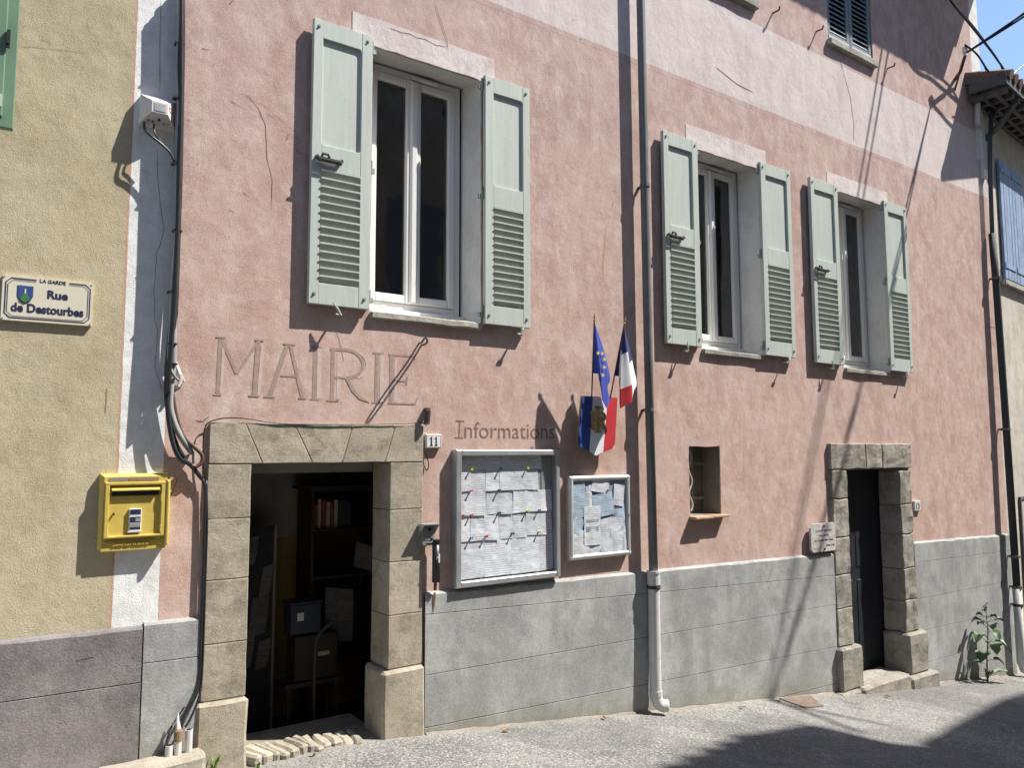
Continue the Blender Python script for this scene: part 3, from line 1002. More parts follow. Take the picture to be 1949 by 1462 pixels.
for (xa, xb, z0, z1, lb, mir, lat) in (
        (1.775, 2.212, 2.997, 4.998, 'left leaf of the window above the wide doorway, with an iron latch', False, True),
        (3.178, 3.612, 2.990, 4.990, 'right leaf of the window above the wide doorway', True, False),
        (5.166, 5.638, 2.995, 5.020, 'left leaf of the window right of the drainpipe, with an iron latch', False, True),
        (6.600, 7.105, 2.987, 5.030, 'right leaf of the window right of the drainpipe', True, False),
        (7.470, 7.990, 2.966, 5.047, 'left leaf of the window above the narrow doorway, with a patched rail', False, True),
        (8.970, 9.477, 2.966, 5.062, 'right leaf of the window above the narrow doorway, crossed by cable shadows', True, False)):
    shutter(xa, xb, z0, z1, lb, mir, lat)
for x, z, t in ((1.99, 2.945, -0.6), (3.50, 2.94, 0.5), (5.41, 2.945, 0.1), (6.93, 2.935, 0.6), (7.74, 2.92, -0.2), (9.28, 2.91, 0.7)):
    shutter_stop(x, z, t)

# upper windows with closed louvred shutters
for op, lb in ((W4, 'upper window with closed grey-blue shutters'), (W5, 'upper window cut by the top of the picture')):
    x0, x1, z0, z1 = op
    B().box(x0 - 0.02, x1 + 0.02, 0.10, 0.16, z0 - 0.02, z1 + 0.02).build('window_infill', 'room', hall)
    reveal(op, 0.11, 'mortar')
    xm = (x0 + x1) / 2
    for a, c in ((x0 + 0.01, xm - 0.004), (xm + 0.004, x1 - 0.01)):
        fr = B()
        for bx in ((a, a + 0.06, z0 + 0.012, z1), (c - 0.06, c, z0 + 0.012, z1), (a + 0.06, c - 0.06, z0 + 0.012, z0 + 0.11), (a + 0.06, c - 0.06, z1 - 0.1, z1)):
            fr.cbox(bx[0], bx[1], 0.012, 0.05, bx[2], bx[3], 0.003)
        sh = fr.build('shutter', 'slate_blue', hall)
        sh['label'] = lb
        z = z0 + 0.12
        first = None
        while z < z1 - 0.11:
            if first is None:
                q = [(0.046, z + 0.05), (0.015, z), (0.015, z + 0.008), (0.046, z + 0.058)]
                t = B().add([(a + 0.06, y, zz) for y, zz in q] + [(c - 0.06, y, zz) for y, zz in q], [(0, 1, 2, 3), (7, 6, 5, 4), (0, 4, 5, 1), (1, 5, 6, 2), (2, 6, 7, 3), (3, 7, 4, 0)])
                first = t.build('slat', 'slate_blue', sh)
                base, zf = WORLD[first.name].copy(), z
            else:
                link(bpy.data.objects.new('slat', first.data), base + Vector((0, 0, z - zf)), sh)
            z += 0.062
        B().box(a + 0.02, c - 0.02, 0.004, 0.0115, z0 + 0.03, z0 + 0.07).build('bar', 'alu_light', sh)
    rough_block('sill', 'sillstone', hall, x0 - 0.025, x1 + 0.03, -0.055, 0.05, z0 - 0.09, z0 - 0.002, amp=0.006, bev=0.012, cuts=4)

# small barred window
B().add([(SQ[0], 0.24, SQ[2]), (SQ[1], 0.24, SQ[2]), (SQ[1], 0.24, SQ[3]), (SQ[0], 0.24, SQ[3])], [(0, 1, 2, 3)]).build('window_infill', 'mortar', hall)
reveal(SQ, 0.235, 'mortar', 0.0, 0.0)
g = B()
for x in (5.60, 5.76):
    g.box(x - 0.012, x + 0.012, 0.205, 0.22, SQ[2], SQ[3])
for z in (1.55, 1.88):
    g.box(SQ[0], SQ[1], 0.199, 0.2045, z - 0.012, z + 0.012)
g.build('grille', 'grey_hw', hall)
B().tube(smooth_path([(5.60 + 0.022 * math.sin(i * 1.35), 0.09, 1.44 + 0.048 * i) for i in range(13)], 4), 0.009, 8).build('wavy_bar', 'pvc_pipe', hall)
B().cbox(5.475, 5.727, -0.085, 0.12, 1.372, 1.398, 0.006).build('sill_tile', 'terracotta', hall)
B().cbox(5.733, 5.955, -0.075, 0.12, 1.376, 1.402, 0.006).build('sill_tile', 'terracotta', hall)

# ------------------------------------------------------------------ wide doorway: voussoirs, jamb stones, brick threshold
back = B()
back.box(1.20, 1.432, -0.0185, 0.26, -0.3, 1.925)
back.box(2.425, 2.66, -0.0185, 0.26, -0.3, 1.925)
back.box(1.20, 2.66, -0.0205, 0.26, 1.945, 2.18)
sur = back.build('door_surround', 'mortar', hall)
sur['label'] = 'tan stone surround of the wide doorway'
zl = [0.503, 0.838, 1.221, 1.592, 1.930]
for a, c in zip(zl, zl[1:]):
    rough_block('stone', 'stone', sur, 1.178, 1.443, -0.022, 0.262, a + 0.0018, c - 0.0018, amp=0.004, bev=0.0045)
zr = [0.503, 0.865, 1.232, 1.597, 1.930]
for a, c in zip(zr, zr[1:]):
    rough_block('stone', 'stone', sur, 2.410, 2.672, -0.022, 0.264, a + 0.0018, c - 0.0018, amp=0.004, bev=0.0045)
xt = [1.178, 1.400, 1.714, 2.125, 2.445, 2.674]
xb = [1.178, 1.510, 1.842, 2.047, 2.366, 2.674]
for i in range(5):
    rough_block('stone', 'stone', sur, 0, 0, -0.024, 0.262, 0, 0, amp=0.004, bev=0.0045,
                quad=[(xb[i] + 0.002, 1.932), (xb[i + 1] - 0.002, 1.932), (xt[i + 1] - 0.002, 2.192), (xt[i] + 0.002, 2.188)])
rough_block('base_stone', 'stone', sur, 1.150, 1.458, -0.048, 0.27, -0.15, 0.497, amp=0.008, bev=0.02)
rough_block('base_stone', 'stone', sur, 2.362, 2.692, -0.048, 0.27, -0.25, 0.497, amp=0.008, bev=0.02)
B().box(1.44, 2.41, 0.272, 0.40, 1.86, 2.3).build('inner_lintel', 'room_white', hall)
thr = thing('door_threshold', 'curved row of worn pale bricks edging the wide doorway', 'threshold', (1.85, 0.05, 0.0))
random.seed(21)
xq = 1.455
for i in range(12):
    t = i / 11
    w = random.uniform(0.024, 0.038)
    px_ = xq + w
    xq += 2 * w + 0.005
    py_ = 0.03 + 0.09 * math.sin(min(1, (px_ - 1.45) / 0.74) * 2.3)
    zt_ = 0.138 - 0.055 * t + random.uniform(-0.010, 0.010)
    bq = rough_block('brick', 'palestone', thr, px_ - w, px_ + w, py_ - 0.125 + random.uniform(-0.02, 0.02), py_ + 0.10, -0.12, zt_, amp=0.011, bev=0.014, cuts=2)
    bq.rotation_euler = (random.uniform(0.0, 0.06), random.uniform(-0.04, 0.04), 0.50 - 0.55 * t)
fl = B()
fl.box(1.46, 2.40, 0.06, 0.6, -0.3, 0.052)
fl.build('door_floor', 'mortar', hall)

# ------------------------------------------------------------------ room seen through the wide doorway
rm = B()
rm.cur = 0
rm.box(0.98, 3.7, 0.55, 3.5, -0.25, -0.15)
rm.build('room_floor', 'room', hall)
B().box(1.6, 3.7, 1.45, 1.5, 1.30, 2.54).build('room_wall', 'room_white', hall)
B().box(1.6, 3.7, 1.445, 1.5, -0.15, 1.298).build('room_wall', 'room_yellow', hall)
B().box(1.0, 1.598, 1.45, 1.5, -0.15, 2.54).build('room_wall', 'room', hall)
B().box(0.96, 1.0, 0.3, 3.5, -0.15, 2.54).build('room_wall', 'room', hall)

dl = thing('display_panel', 'dark panel hung with loose papers inside the doorway', 'panel', (1.9, 1.2, 0.0))
B().box(1.66, 1.98, 1.20, 1.23, -0.15, 1.42).build('board', 'room', dl)
B().box(1.985, 2.005, 1.18, 1.24, -0.15, 1.42).build('edge_strip', 'room_white', dl)
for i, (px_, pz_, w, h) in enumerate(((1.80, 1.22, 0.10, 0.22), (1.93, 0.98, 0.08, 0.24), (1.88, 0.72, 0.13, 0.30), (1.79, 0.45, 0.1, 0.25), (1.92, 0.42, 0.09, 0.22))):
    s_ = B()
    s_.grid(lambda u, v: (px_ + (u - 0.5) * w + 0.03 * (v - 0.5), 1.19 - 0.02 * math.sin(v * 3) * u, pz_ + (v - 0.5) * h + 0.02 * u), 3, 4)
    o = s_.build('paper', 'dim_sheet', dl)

sh = thing('bookshelf', 'dark wooden bookshelf inside the wide doorway', 'bookshelf', (2.5, 1.25, -0.15))
B().box(2.24, 2.262, 1.05, 1.38, 0.30, 1.70).build('side_panel', 'dark_wood', sh)
B().box(2.83, 2.86, 1.05, 1.38, 0.30, 1.70).build('side_panel', 'dark_wood', sh)
B().box(2.264, 2.828, 1.36, 1.38, 0.30, 1.70).build('back_panel', 'dark_wood', sh)
for z in (0.32, 0.98, 1.36, 1.68):
    B().box(2.264, 2.828, 1.05, 1.355, z, z + 0.022).build('shelf', 'dark_wood', sh)
B().box(2.2, 2.9, 1.0, 1.4, 1.704, 1.73).build('top', 'dark_wood', sh)
for z0 in (-0.15,):
    B().box(2.26, 2.30, 1.1, 1.3, -0.15, 0.298).build('leg', 'dark_wood', sh)
    B().box(2.80, 2.84, 1.1, 1.3, -0.15, 0.298).build('leg', 'dark_wood', sh)
bx_ = 2.275
for i, (w, h, m, lb) in enumerate(((0.03, 0.20, 'book_red', 'red paperback'), (0.025, 0.24, 'book_cream', 'tall cream book'), (0.035, 0.23, 'book_red', 'thick red book'),
                                   (0.03, 0.21, 'book_cream', 'pale worn book'), (0.025, 0.20, 'book_red', 'thin red book'), (0.03, 0.23, 'book_cream', 'ring-bound cream notebook'), (0.11, 0.22, 'book_dark', 'dark book facing out'))):
    b_ = B()
    b_.cbox(bx_, bx_ + w, 1.09, 1.27, 1.384, 1.384 + h, 0.004)
    b_.box(bx_ + w * 0.2, bx_ + w * 0.8, 1.0885, 1.0895, 1.384 + h * 0.55, 1.384 + h * 0.8)
    tag(b_.build('book', m), '%s, number %d from the left on the shelf inside the doorway' % (lb, i + 1), 'book', 'books on the upper shelf')
    bx_ += w + 0.006
fold = B().grid(lambda u, v: (2.62 + 0.16 * u + 0.02 * v, 1.08 - 0.05 * u * v, 1.06 + 0.20 * v - 0.06 * u), 3, 3)
tag(fold.build('leaflet', 'dim_sheet'), 'pale folded leaflet leaning on the lower shelf inside the doorway', 'leaflet')
sg = B().grid(lambda u, v: (2.36 + 0.24 * u, 1.035 - 0.008 * math.sin(v * 3), 0.50 + 0.42 * v - 0.04 * u), 3, 4)
tag(sg.build('printed_notice', 'dim_sheet'), 'white printed notice hanging below the shelves inside the doorway', 'notice')
bb = thing('storage_box', 'dark blue storage box with a small white label inside the doorway', 'box', (2.15, 0.95, 0.62))
B().cbox(2.02, 2.26, 0.85, 1.02, 0.62, 0.84, 0.006).build('body', 'blue_box', bb)
B().box(2.07, 2.12, 0.846, 0.849, 0.72, 0.78).build('label_card', 'box_white', bb)
B().cbox(2.01, 2.27, 0.84, 1.03, 0.843, 0.86, 0.004).build('lid', 'blue_box', bb)
cb = thing('carton', 'brown cardboard carton under the blue box inside the doorway', 'box', (2.2, 0.95, 0.3))
B().cbox(2.06, 2.40, 0.85, 1.04, 0.27, 0.60, 0.005).build('body', 'dark_wood', cb)
B().box(2.24, 2.33, 0.846, 0.849, 0.44, 0.47).build('tape', 'book_cream', cb)
tb = thing('low_table', 'dark low table carrying the cartons inside the doorway', 'table', (2.2, 0.95, -0.15))
B().box(1.98, 2.42, 0.82, 1.04, 0.235, 0.265).build('top', 'dark_wood', tb)
for x in (2.0, 2.37):
    for y in (0.84, 1.0):
        B().box(x, x + 0.03, y, y + 0.03, -0.15, 0.233).build('leg', 'dark_wood', tb)
st = thing('dispenser_stand', 'slim black stand with a bent arm inside the doorway', 'stand', (2.13, 0.62, -0.15))
B().tube(smooth_path([(2.13, 0.62, -0.12), (2.13, 0.62, 0.52), (2.15, 0.6, 0.66), (2.24, 0.58, 0.74)], 5), 0.014, 8).build('pole', 'dark_wood', st)
B().tube([(2.13, 0.62, -0.148), (2.13, 0.62, -0.13)], 0.13, 14).build('foot', 'black', st)
for x, lb in ((2.61, 'left'), (2.83, 'right')):
    o = B().box(x, x + 0.06, 1.43, 1.445, 1.76, 1.90).build('wall_note', 'lime_note')
    tag(o, 'small lime green note on the white wall above the bookshelf, %s of two' % lb, 'note', 'lime notes above the bookshelf')

# ------------------------------------------------------------------ narrow doorway of old grey stone
back = B()
back.box(7.74, 7.985, -0.022, 0.225, -1.0, 1.80)
back.box(9.095, 9.32, -0.022, 0.225, -1.0, 1.78)
back.box(7.74, 9.34, -0.022, 0.225, 1.79, 2.07)
su2 = back.build('door_surround', 'mortar', hall)
su2['label'] = 'weathered grey stone surround of the narrow doorway'
zl = [-0.10, 0.298, 0.660, 1.065, 1.480, 1.796]
for i, (a, c) in enumerate(zip(zl, zl[1:])):
    rough_block('stone', 'oldstone', su2, 7.705 + 0.012 * nz(i, 0, 0, 2.7), 7.995, -0.042, 0.232, a + 0.004, c - 0.004, amp=0.013, bev=0.009, cuts=4)
zr = [-0.13, 0.24, 0.61, 1.012, 1.362, 1.768]
for i, (a, c) in enumerate(zip(zr, zr[1:])):
    rough_block('stone', 'oldstone', su2, 9.082, 9.345 + 0.012 * nz(i, 3, 0, 2.7), -0.042, 0.232, a + 0.004, c - 0.004, amp=0.013, bev=0.009, cuts=4)
for a, c in ((7.69, 8.378), (8.378, 8.728), (8.728, 9.38)):
    rough_block('stone', 'oldstone', su2, a + 0.004, c - 0.004, -0.044, 0.232, 1.80, 2.088, amp=0.013, bev=0.009, cuts=4)
rough_block('base_stone', 'oldstone', su2, 7.668, 8.08, -0.095, 0.236, -0.56, -0.106, amp=0.014, bev=0.022, cuts=3)
rough_block('base_stone', 'oldstone', su2, 9.03, 9.462, -0.095, 0.236, -0.60, -0.136, amp=0.014, bev=0.022, cuts=3)
for a, c, z, y in ((7.60, 7.965, -0.555, -0.14), (7.97, 8.93, -0.545, -0.16), (8.936, 9.53, -0.60, -0.17)):
    rough_block('step_stone', 'oldstone', su2, a, c, y, 0.243, -1.0, z, amp=0.012, bev=0.022, cuts=3)
dr = B()
dr.box(7.9, 9.2, 0.245, 0.29, -0.7, 1.85)
door2 = dr.build('door', 'navy_door', hall)
door2['label'] = 'dark blue door deep in the narrow doorway'
for z0, z1 in ((-0.45, 0.5), (0.65, 1.65)):
    for x0, x1 in ((8.08, 8.48), (8.56, 8.98)):
        B().cbox(x0, x1, 0.238, 0.2445, z0, z1, 0.004).build('panel', 'navy_door', door2)

# ------------------------------------------------------------------ painted lettering on the pink wall
def glyph(pts_list, x0, x1, z0, z1, pale=None):
    b = B()
    W_, H_ = x1 - x0, z1 - z0
    for pts, w in pts_list:
        b.ribbon([(x0 + p[0] * W_, z0 + p[1] * H_) for p in pts], w, -0.0016)
    o = b.build('letter', 'letter_dark', hall, recalc=False)
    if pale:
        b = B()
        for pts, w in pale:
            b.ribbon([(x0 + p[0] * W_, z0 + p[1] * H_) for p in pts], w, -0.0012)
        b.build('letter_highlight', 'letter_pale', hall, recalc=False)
T, H, S = 0.028, 0.017, 0.011
def arc(cx, cz, rx, rz, a0, a1, n=10):
    return [(cx + rx * math.cos(math.radians(a0 + (a1 - a0) * i / n)), cz + rz * math.sin(math.radians(a0 + (a1 - a0) * i / n))) for i in range(n + 1)]
LX = [(1.206, 0, 2.532)[0], (1.507, 0, 2.551)[0], (1.52, 0, 2.552)[0], (1.794, 0, 2.568)[0], (1.827, 0, 2.57)[0], (1.9, 0, 2.575)[0], (1.941, 0, 2.577)[0], (2.254, 0, 2.596)[0], (2.27, 0, 2.597)[0], (2.359, 0, 2.602)[0], (2.396, 0, 2.605)[0], (2.632, 0, 2.619)[0]]
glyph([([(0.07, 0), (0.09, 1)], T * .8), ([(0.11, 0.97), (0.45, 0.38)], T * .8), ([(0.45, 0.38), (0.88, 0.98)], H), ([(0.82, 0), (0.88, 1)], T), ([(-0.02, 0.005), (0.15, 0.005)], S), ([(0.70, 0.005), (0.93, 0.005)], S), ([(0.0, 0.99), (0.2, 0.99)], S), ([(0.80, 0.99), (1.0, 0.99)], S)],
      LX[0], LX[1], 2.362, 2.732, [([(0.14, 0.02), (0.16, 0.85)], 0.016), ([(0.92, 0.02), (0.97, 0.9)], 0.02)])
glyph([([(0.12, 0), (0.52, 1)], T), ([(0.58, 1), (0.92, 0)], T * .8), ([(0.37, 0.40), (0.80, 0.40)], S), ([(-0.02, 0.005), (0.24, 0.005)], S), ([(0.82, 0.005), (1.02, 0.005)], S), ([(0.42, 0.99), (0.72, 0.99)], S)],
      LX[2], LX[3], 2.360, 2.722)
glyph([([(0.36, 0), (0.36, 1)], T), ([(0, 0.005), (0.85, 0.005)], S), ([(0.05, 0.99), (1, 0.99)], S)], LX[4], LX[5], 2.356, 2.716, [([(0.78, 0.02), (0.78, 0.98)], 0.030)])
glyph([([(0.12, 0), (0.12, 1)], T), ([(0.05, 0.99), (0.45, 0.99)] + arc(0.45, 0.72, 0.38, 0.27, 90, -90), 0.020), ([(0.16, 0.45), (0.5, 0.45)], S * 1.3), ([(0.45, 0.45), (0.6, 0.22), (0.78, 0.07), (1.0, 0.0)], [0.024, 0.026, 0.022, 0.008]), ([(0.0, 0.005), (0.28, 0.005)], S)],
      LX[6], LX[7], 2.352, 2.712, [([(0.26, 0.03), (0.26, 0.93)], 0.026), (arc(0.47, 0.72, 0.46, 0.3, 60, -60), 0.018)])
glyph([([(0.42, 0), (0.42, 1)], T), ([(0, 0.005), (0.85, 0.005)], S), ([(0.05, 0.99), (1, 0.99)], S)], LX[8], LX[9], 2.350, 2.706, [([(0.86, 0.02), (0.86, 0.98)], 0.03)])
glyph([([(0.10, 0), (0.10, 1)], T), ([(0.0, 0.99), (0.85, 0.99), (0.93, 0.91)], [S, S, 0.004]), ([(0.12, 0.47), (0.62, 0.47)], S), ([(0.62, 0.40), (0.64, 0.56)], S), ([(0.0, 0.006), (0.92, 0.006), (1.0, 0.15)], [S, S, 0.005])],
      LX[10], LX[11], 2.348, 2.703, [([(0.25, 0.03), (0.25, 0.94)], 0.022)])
inf = lettering('lettering', 'nformations', 'letter_brown', hall, 3.035, -0.0015, 2.108, width=0.862, height=0.125, ext=0.0003, bold=-0.0004)

B().ribbon([(2.985, 2.108), (2.992, 2.238)], 0.010, -0.0016).ribbon([(2.945, 2.110), (3.022, 2.108)], 0.007, -0.0018).ribbon([(2.957, 2.236), (3.032, 2.236)], 0.007, -0.0018).build('letter', 'letter_brown', hall, recalc=False)

# hairline cracks
crack(hall, xz([(2.368, 0, 5.143), (2.458, 0, 5.139), (2.542, 0, 5.149), (2.6, 0, 5.139), (2.672, 0, 5.149), (2.736, 0, 5.136), (2.782, 0, 5.133), (2.852, 0, 5.146)]), 0.007, -0.0052)
crack(hall, xz([(2.751, 0, 5.494), (2.794, 0, 5.372), (2.866, 0, 5.202), (2.861, 0, 5.124)]), 0.005, -0.0052)
crack(hall, xz([(8.246, 0, 6.718), (8.339, 0, 6.49), (8.444, 0, 6.263), (8.497, 0, 5.936), (8.48, 0, 5.703)]), 0.008)
crack(hall, xz([(6.008, 0, 5.92), (6.183, 0, 5.87), (6.364, 0, 5.825), (6.62, 0, 5.809)]), 0.009)
crack(hall, xz([(1.353, 0, 4.352), (1.431, 0, 4.282), (1.479, 0, 4.168), (1.495, 0, 3.955), (1.534, 0, 3.801), (1.531, 0, 3.639)]), 0.004)
crack(hall, xz([(1.101, 0, 2.201), (1.141, 0, 2.192), (1.181, 0, 2.229)]), 0.006)
crack(hall, xz([(0.973, 0, 1.538), (0.956, 0, 1.694), (0.997, 0, 1.803), (1.015, 0, 1.865)]), 0.005)
crack(hall, xz([(2, 0, 2.843), (2.033, 0, 2.729), (2.061, 0, 2.621)]), 0.003)
crack(hall, xz([(11.699, 0, 3.753), (11.941, 0, 3.76)]), 0.008)

k = N('faint_rust_run')
B().ribbon(xz([(4.49, 0, 3.987), (4.482, 0, 3.876), (4.468, 0, 3.756), (4.453, 0, 3.636), (4.451, 0, 3.518)]), [0.004, 0.014, 0.020, 0.014, 0.002], -0.0012).build('rust_stain', k.fin(k.mix(k.noise(40, 4), (0.52, 0.335, 0.235), (0.46, 0.27, 0.17)), 0.95), hall, recalc=False)
# small iron hooks and nail stubs in the wall
for i, (p, lb) in enumerate((((6.983, 0, 6.818), 'bent iron hook in the pale band left of the grey-blue shutters'), ((7.792, 0, 6.867), 'bent iron hook just below left of the grey-blue shutters'), ((9.321, 0, 6.87), 'bent iron hook right of the grey-blue shutters'))):
    x, y, z = p
    t = smooth_path([(x, 0.03, z), (x, -0.05, z), (x - 0.01, -0.09, z - 0.01), (x - 0.005, -0.10, z + 0.03)], 4)
    tag(B().tube(t, 0.009, 8).build('wall_hook', 'rust'), lb, 'hook', 'iron hooks in the wall')
# rod with loop over the doorway
rod = B()
rod.tube(smooth_path([(2.645, 0.03, 2.80), (2.632, -0.06, 2.80), (2.61, -0.13, 2.812), (2.592, -0.20, 2.812), (2.586, -0.222, 2.798), (2.600, -0.20, 2.782), (2.626, -0.12, 2.778), (2.655, -0.05, 2.785), (2.662, 0.03, 2.788)], 6), 0.007, 8)
tag(rod.build('iron_loop', 'iron'), 'dark iron loop sticking out of the wall above the end of the painted word', 'iron loop')
br = thing('pipe_stub', 'rusty iron pipe stub on the wall above the house number 11', 'bracket', (2.70, -0.03, 2.24))
B().tube([(2.682, -0.05, 2.205), (2.69, -0.055, 2.30)], 0.022, 10).build('tube', 'iron', br)
B().box(2.685, 2.715, -0.045, 0.02, 2.28, 2.325).build('clip', 'rust', br)

# ------------------------------------------------------------------ ochre house on the left
och = thing('ochre_house', 'ochre limewashed house with a whitewashed edge and mauve plinth', 'house', (-1.0, 0.0, 0.1))
ow = wall_grid(-4.0, 0.8448, -0.3, 8.6, [])
ow.build('wall', 'ochre', och, recalc=False)
for i, (za, zb_) in enumerate((((1.07, 1.003), (0.76, 0.683)), ((0.76, 0.683), (-0.1, -0.1)))):
    course('plinth_course', 'mauve', och, -4.0, 0.843, zb_[0] if i == 0 else -0.1, zb_[1] if i == 0 else -0.1, za[0], za[1], -0.036, 0.01, n=34, amp=0.004, wear=0.03 if i == 0 else 0.0)
B().prism([(-4, -0.1), (0.842, -0.1), (0.842, 0.99), (-4, 1.05)], -0.022, 0.01).build('plinth_backing', 'mauve', och)
for pts, w in (([(0.812, 0, 4.817), (0.816, 0, 4.524), (0.827, 0, 4.215)], 0.003), ([(0.824, 0, 3.869), (0.835, 0, 3.659), (0.87, 0, 3.418), (0.88, 0, 3.374), (0.863, 0, 3.266), (0.847, 0, 3.218), (0.839, 0, 3.029), (0.847, 0, 2.807), (0.867, 0, 2.735), (0.863, 0, 2.598), (0.858, 0, 2.505), (0.89, 0, 2.434), (0.901, 0, 2.371)], 0.003),
               ([(0.609, 0, 2.389), (0.606, 0, 2.312), (0.605, 0, 2.221)], 0.004), ([(0.087, 0, 4.296), (0.226, 0, 4.321), (0.33, 0, 4.343), (0.41, 0, 4.352)], 0.002), ([(0.416, 0, 4.548), (0.431, 0, 4.505), (0.441, 0, 4.475)], 0.002), ([(0.185, 0, 4.362), (0.237, 0, 4.368), (0.24, 0, 4.344)], 0.0025)):
    crack(och, xz(pts), w, mat='crack_ochre')
crack(och, xz([(0.511, -0.036, 0.86), (0.562, -0.036, 0.867), (0.606, -0.036, 0.869)]), 0.012, -0.0375, 'mauve')
gs = B()
for bx in ((-0.62, 0.082, -0.085, -0.045, 3.775, 5.4),):
    gs.cbox(*bx, 0.004)
gsh = gs.build('shutter', 'green', och)
gsh['label'] = 'plain green shutter at the left edge'
B().cbox(-0.55, 0.030, -0.1, -0.086, 3.83, 5.35, 0.006).build('panel', 'green', gsh)
gh = B()
gh.box(0.028, 0.046, -0.118, -0.1005, 4.22, 4.32)
gh.tube([(0.037, -0.125, 4.245), (0.037, -0.10, 4.245)], 0.008, 8)
gh.build('latch', 'black', gsh)
B().box(0.012, 0.024, -0.115, -0.1005, 3.88, 3.95).build('handle', 'shutter', gsh)
for z in (3.95, 5.1):
    B().box(0.0, 0.05, -0.045, 0.0, z, z + 0.05).build('hinge', 'iron', gsh)

# loose stone block and paving lip at the foot of the ochre wall
kb = rough_block('stone_block', 'palestone', None, 0.62, 1.185, -0.20, -0.038, -0.1, 0.262, amp=0.014, bev=0.02, cuts=3)
tag(kb, 'rough pale stone block at the foot of the wall under the conduit stubs', 'stone')
ml = rough_block('pale_slab', 'enamel_white', None, -0.8, 0.612, -0.16, -0.040, -0.1, 0.235, amp=0.01, bev=0.015, cuts=3)
tag(ml, 'whitewashed slab along the foot of the mauve plinth', 'slab')
for i, (x, z1, lb) in enumerate(((0.997, 0.318, 'short cut white conduit stub, leftmost on the stone block'), (1.045, 0.355, 'middle white conduit with a taped pointed end on the stone block'), (1.104, 0.385, 'tall white conduit stub nearest the doorway on the stone block'))):
    t = thing('conduit_stub', lb, 'conduit', (x, -0.09, 0.25), 'conduit stubs')
    B().tube([(x, -0.09, 0.20), (x, -0.09, z1)], 0.021, 12).build('pipe', 'pvc_pipe', t, smooth=False)
    if i == 1:
        B().tube([(x, -0.09, z1 - 0.02), (x, -0.09, z1 + 0.035), (x + 0.003, -0.085, z1 + 0.045)], [0.024, 0.024, 0.018], 12).build('tape', 'carton', t)
        B().tube([(x, -0.09, z1 + 0.04), (x - 0.004, -0.08, z1 + 0.085), (x, -0.07, z1 + 0.13)], [0.017, 0.010, 0.003], 10).build('tip', 'pvc_pipe', t)
    else:
        B().tube([(x, -0.09, z1 + 0.0005), (x, -0.09, z1 + 0.002)], 0.016, 12).build('bore', 'black', t)

# ------------------------------------------------------------------ beige house on the right, its front turned a little away
TH = math.radians(6.5)
def nb(v):
    s, y, z = v
    return (11.9 + s * math.cos(TH) - y * math.sin(TH), 0.03 + s * math.sin(TH) + y * math.cos(TH), z)
def BN(b):
    b.v = [nb(v) for v in b.v]
    return b
bh = thing('beige_house', 'beige plastered house with faded blue shutters under a tiled eave', 'house', nb((4, 0, -1.5)))
BN(wall_grid(0.0, 12.0, -3.0, 7.5, [], step=0.3)).build('wall', 'beige', bh, recalc=False)
for i, (a, c) in enumerate(((0.53, 1.06), (1.075, 1.62))):
    fr = B()
    for z in (4.72, 6.20):
        fr.box(a + 0.02, c - 0.03, -0.062, -0.0505, z, z + 0.07)
    shb = BN(fr).build('shutter', 'blue', bh)
    n = 4
    for k in range(n):
        w = (c - a) / n
        pl = B().cbox(a + k * w + 0.002, a + (k + 1) * w - 0.002, -0.05 - 0.002 * (k % 2), -0.015, 4.56, 6.38, 0.004)
        BN(pl).build('plank', 'blue', shb)
    for z in (4.755, 6.235):
        BN(B().tube([(a + 0.0, -0.05, z - 0.05), (a + 0.0, -0.05, z + 0.05)], 0.012, 8)).build('hinge', 'blue', shb)
sl = B().cbox(0.44, 1.72, -0.075, 0.02, 4.45, 4.53, 0.01)
BN(sl).build('sill', 'sillstone', bh)
dsur = B()
dsur.box(0.66, 0.70, -0.035, 0.02, -2.0, 1.33)
dsur.box(0.70, 2.4, -0.035, 0.02, 1.29, 1.33)
BN(dsur).build('door_frame', 'rafter', bh)
for k in range(5):
    BN(B().cbox(0.705, 2.4, -0.02, 0.02, -1.9 + k * 0.64, -1.275 + k * 0.64, 0.006)).build('door_panel', 'beige', bh)
rb = B()
rb.add([(-0.52, -0.47, 7.08), (12.3, -0.47, 7.08), (12.3, 5.0, 8.75), (-0.52, 5.0, 8.75), (-0.52, -0.47, 7.17), (12.3, -0.47, 7.17), (12.3, 5.0, 8.84), (-0.52, 5.0, 8.84)],
       [(0, 1, 2, 3), (7, 6, 5, 4), (0, 4, 5, 1), (0, 3, 7, 4), (1, 5, 6, 2)])
rfn = BN(rb).build('roof', 'rafter', bh)
BN(B().box(-0.53, 12.3, -0.50, -0.472, 7.06, 7.18)).build('fascia', 'fascia', rfn)
BN(B().box(-0.55, -0.522, -0.50, -0.03, 7.06, 7.185)).build('barge_board', 'fascia', rfn)
first = None
for k in range(20):
    s = -0.42 + k * 0.26
    if first is None:
        first = BN(B().box(s, s + 0.075, -0.46, -0.002, 6.985, 7.075)).build('rafter', 'rafter', rfn)
        f0 = WORLD[first.name].copy()
    else:
        link(bpy.data.objects.new('rafter', first.data), f0 + Vector((math.cos(TH), math.sin(TH), 0)) * 0.26 * k, rfn)
for k, yy in enumerate((-0.36, -0.2, -0.06)):
    BN(B().box(-0.51, 12.0, yy, yy + 0.04, 6.955 + 0.012 * k, 6.984)).build('batten', 'rafter', rfn)
first = None
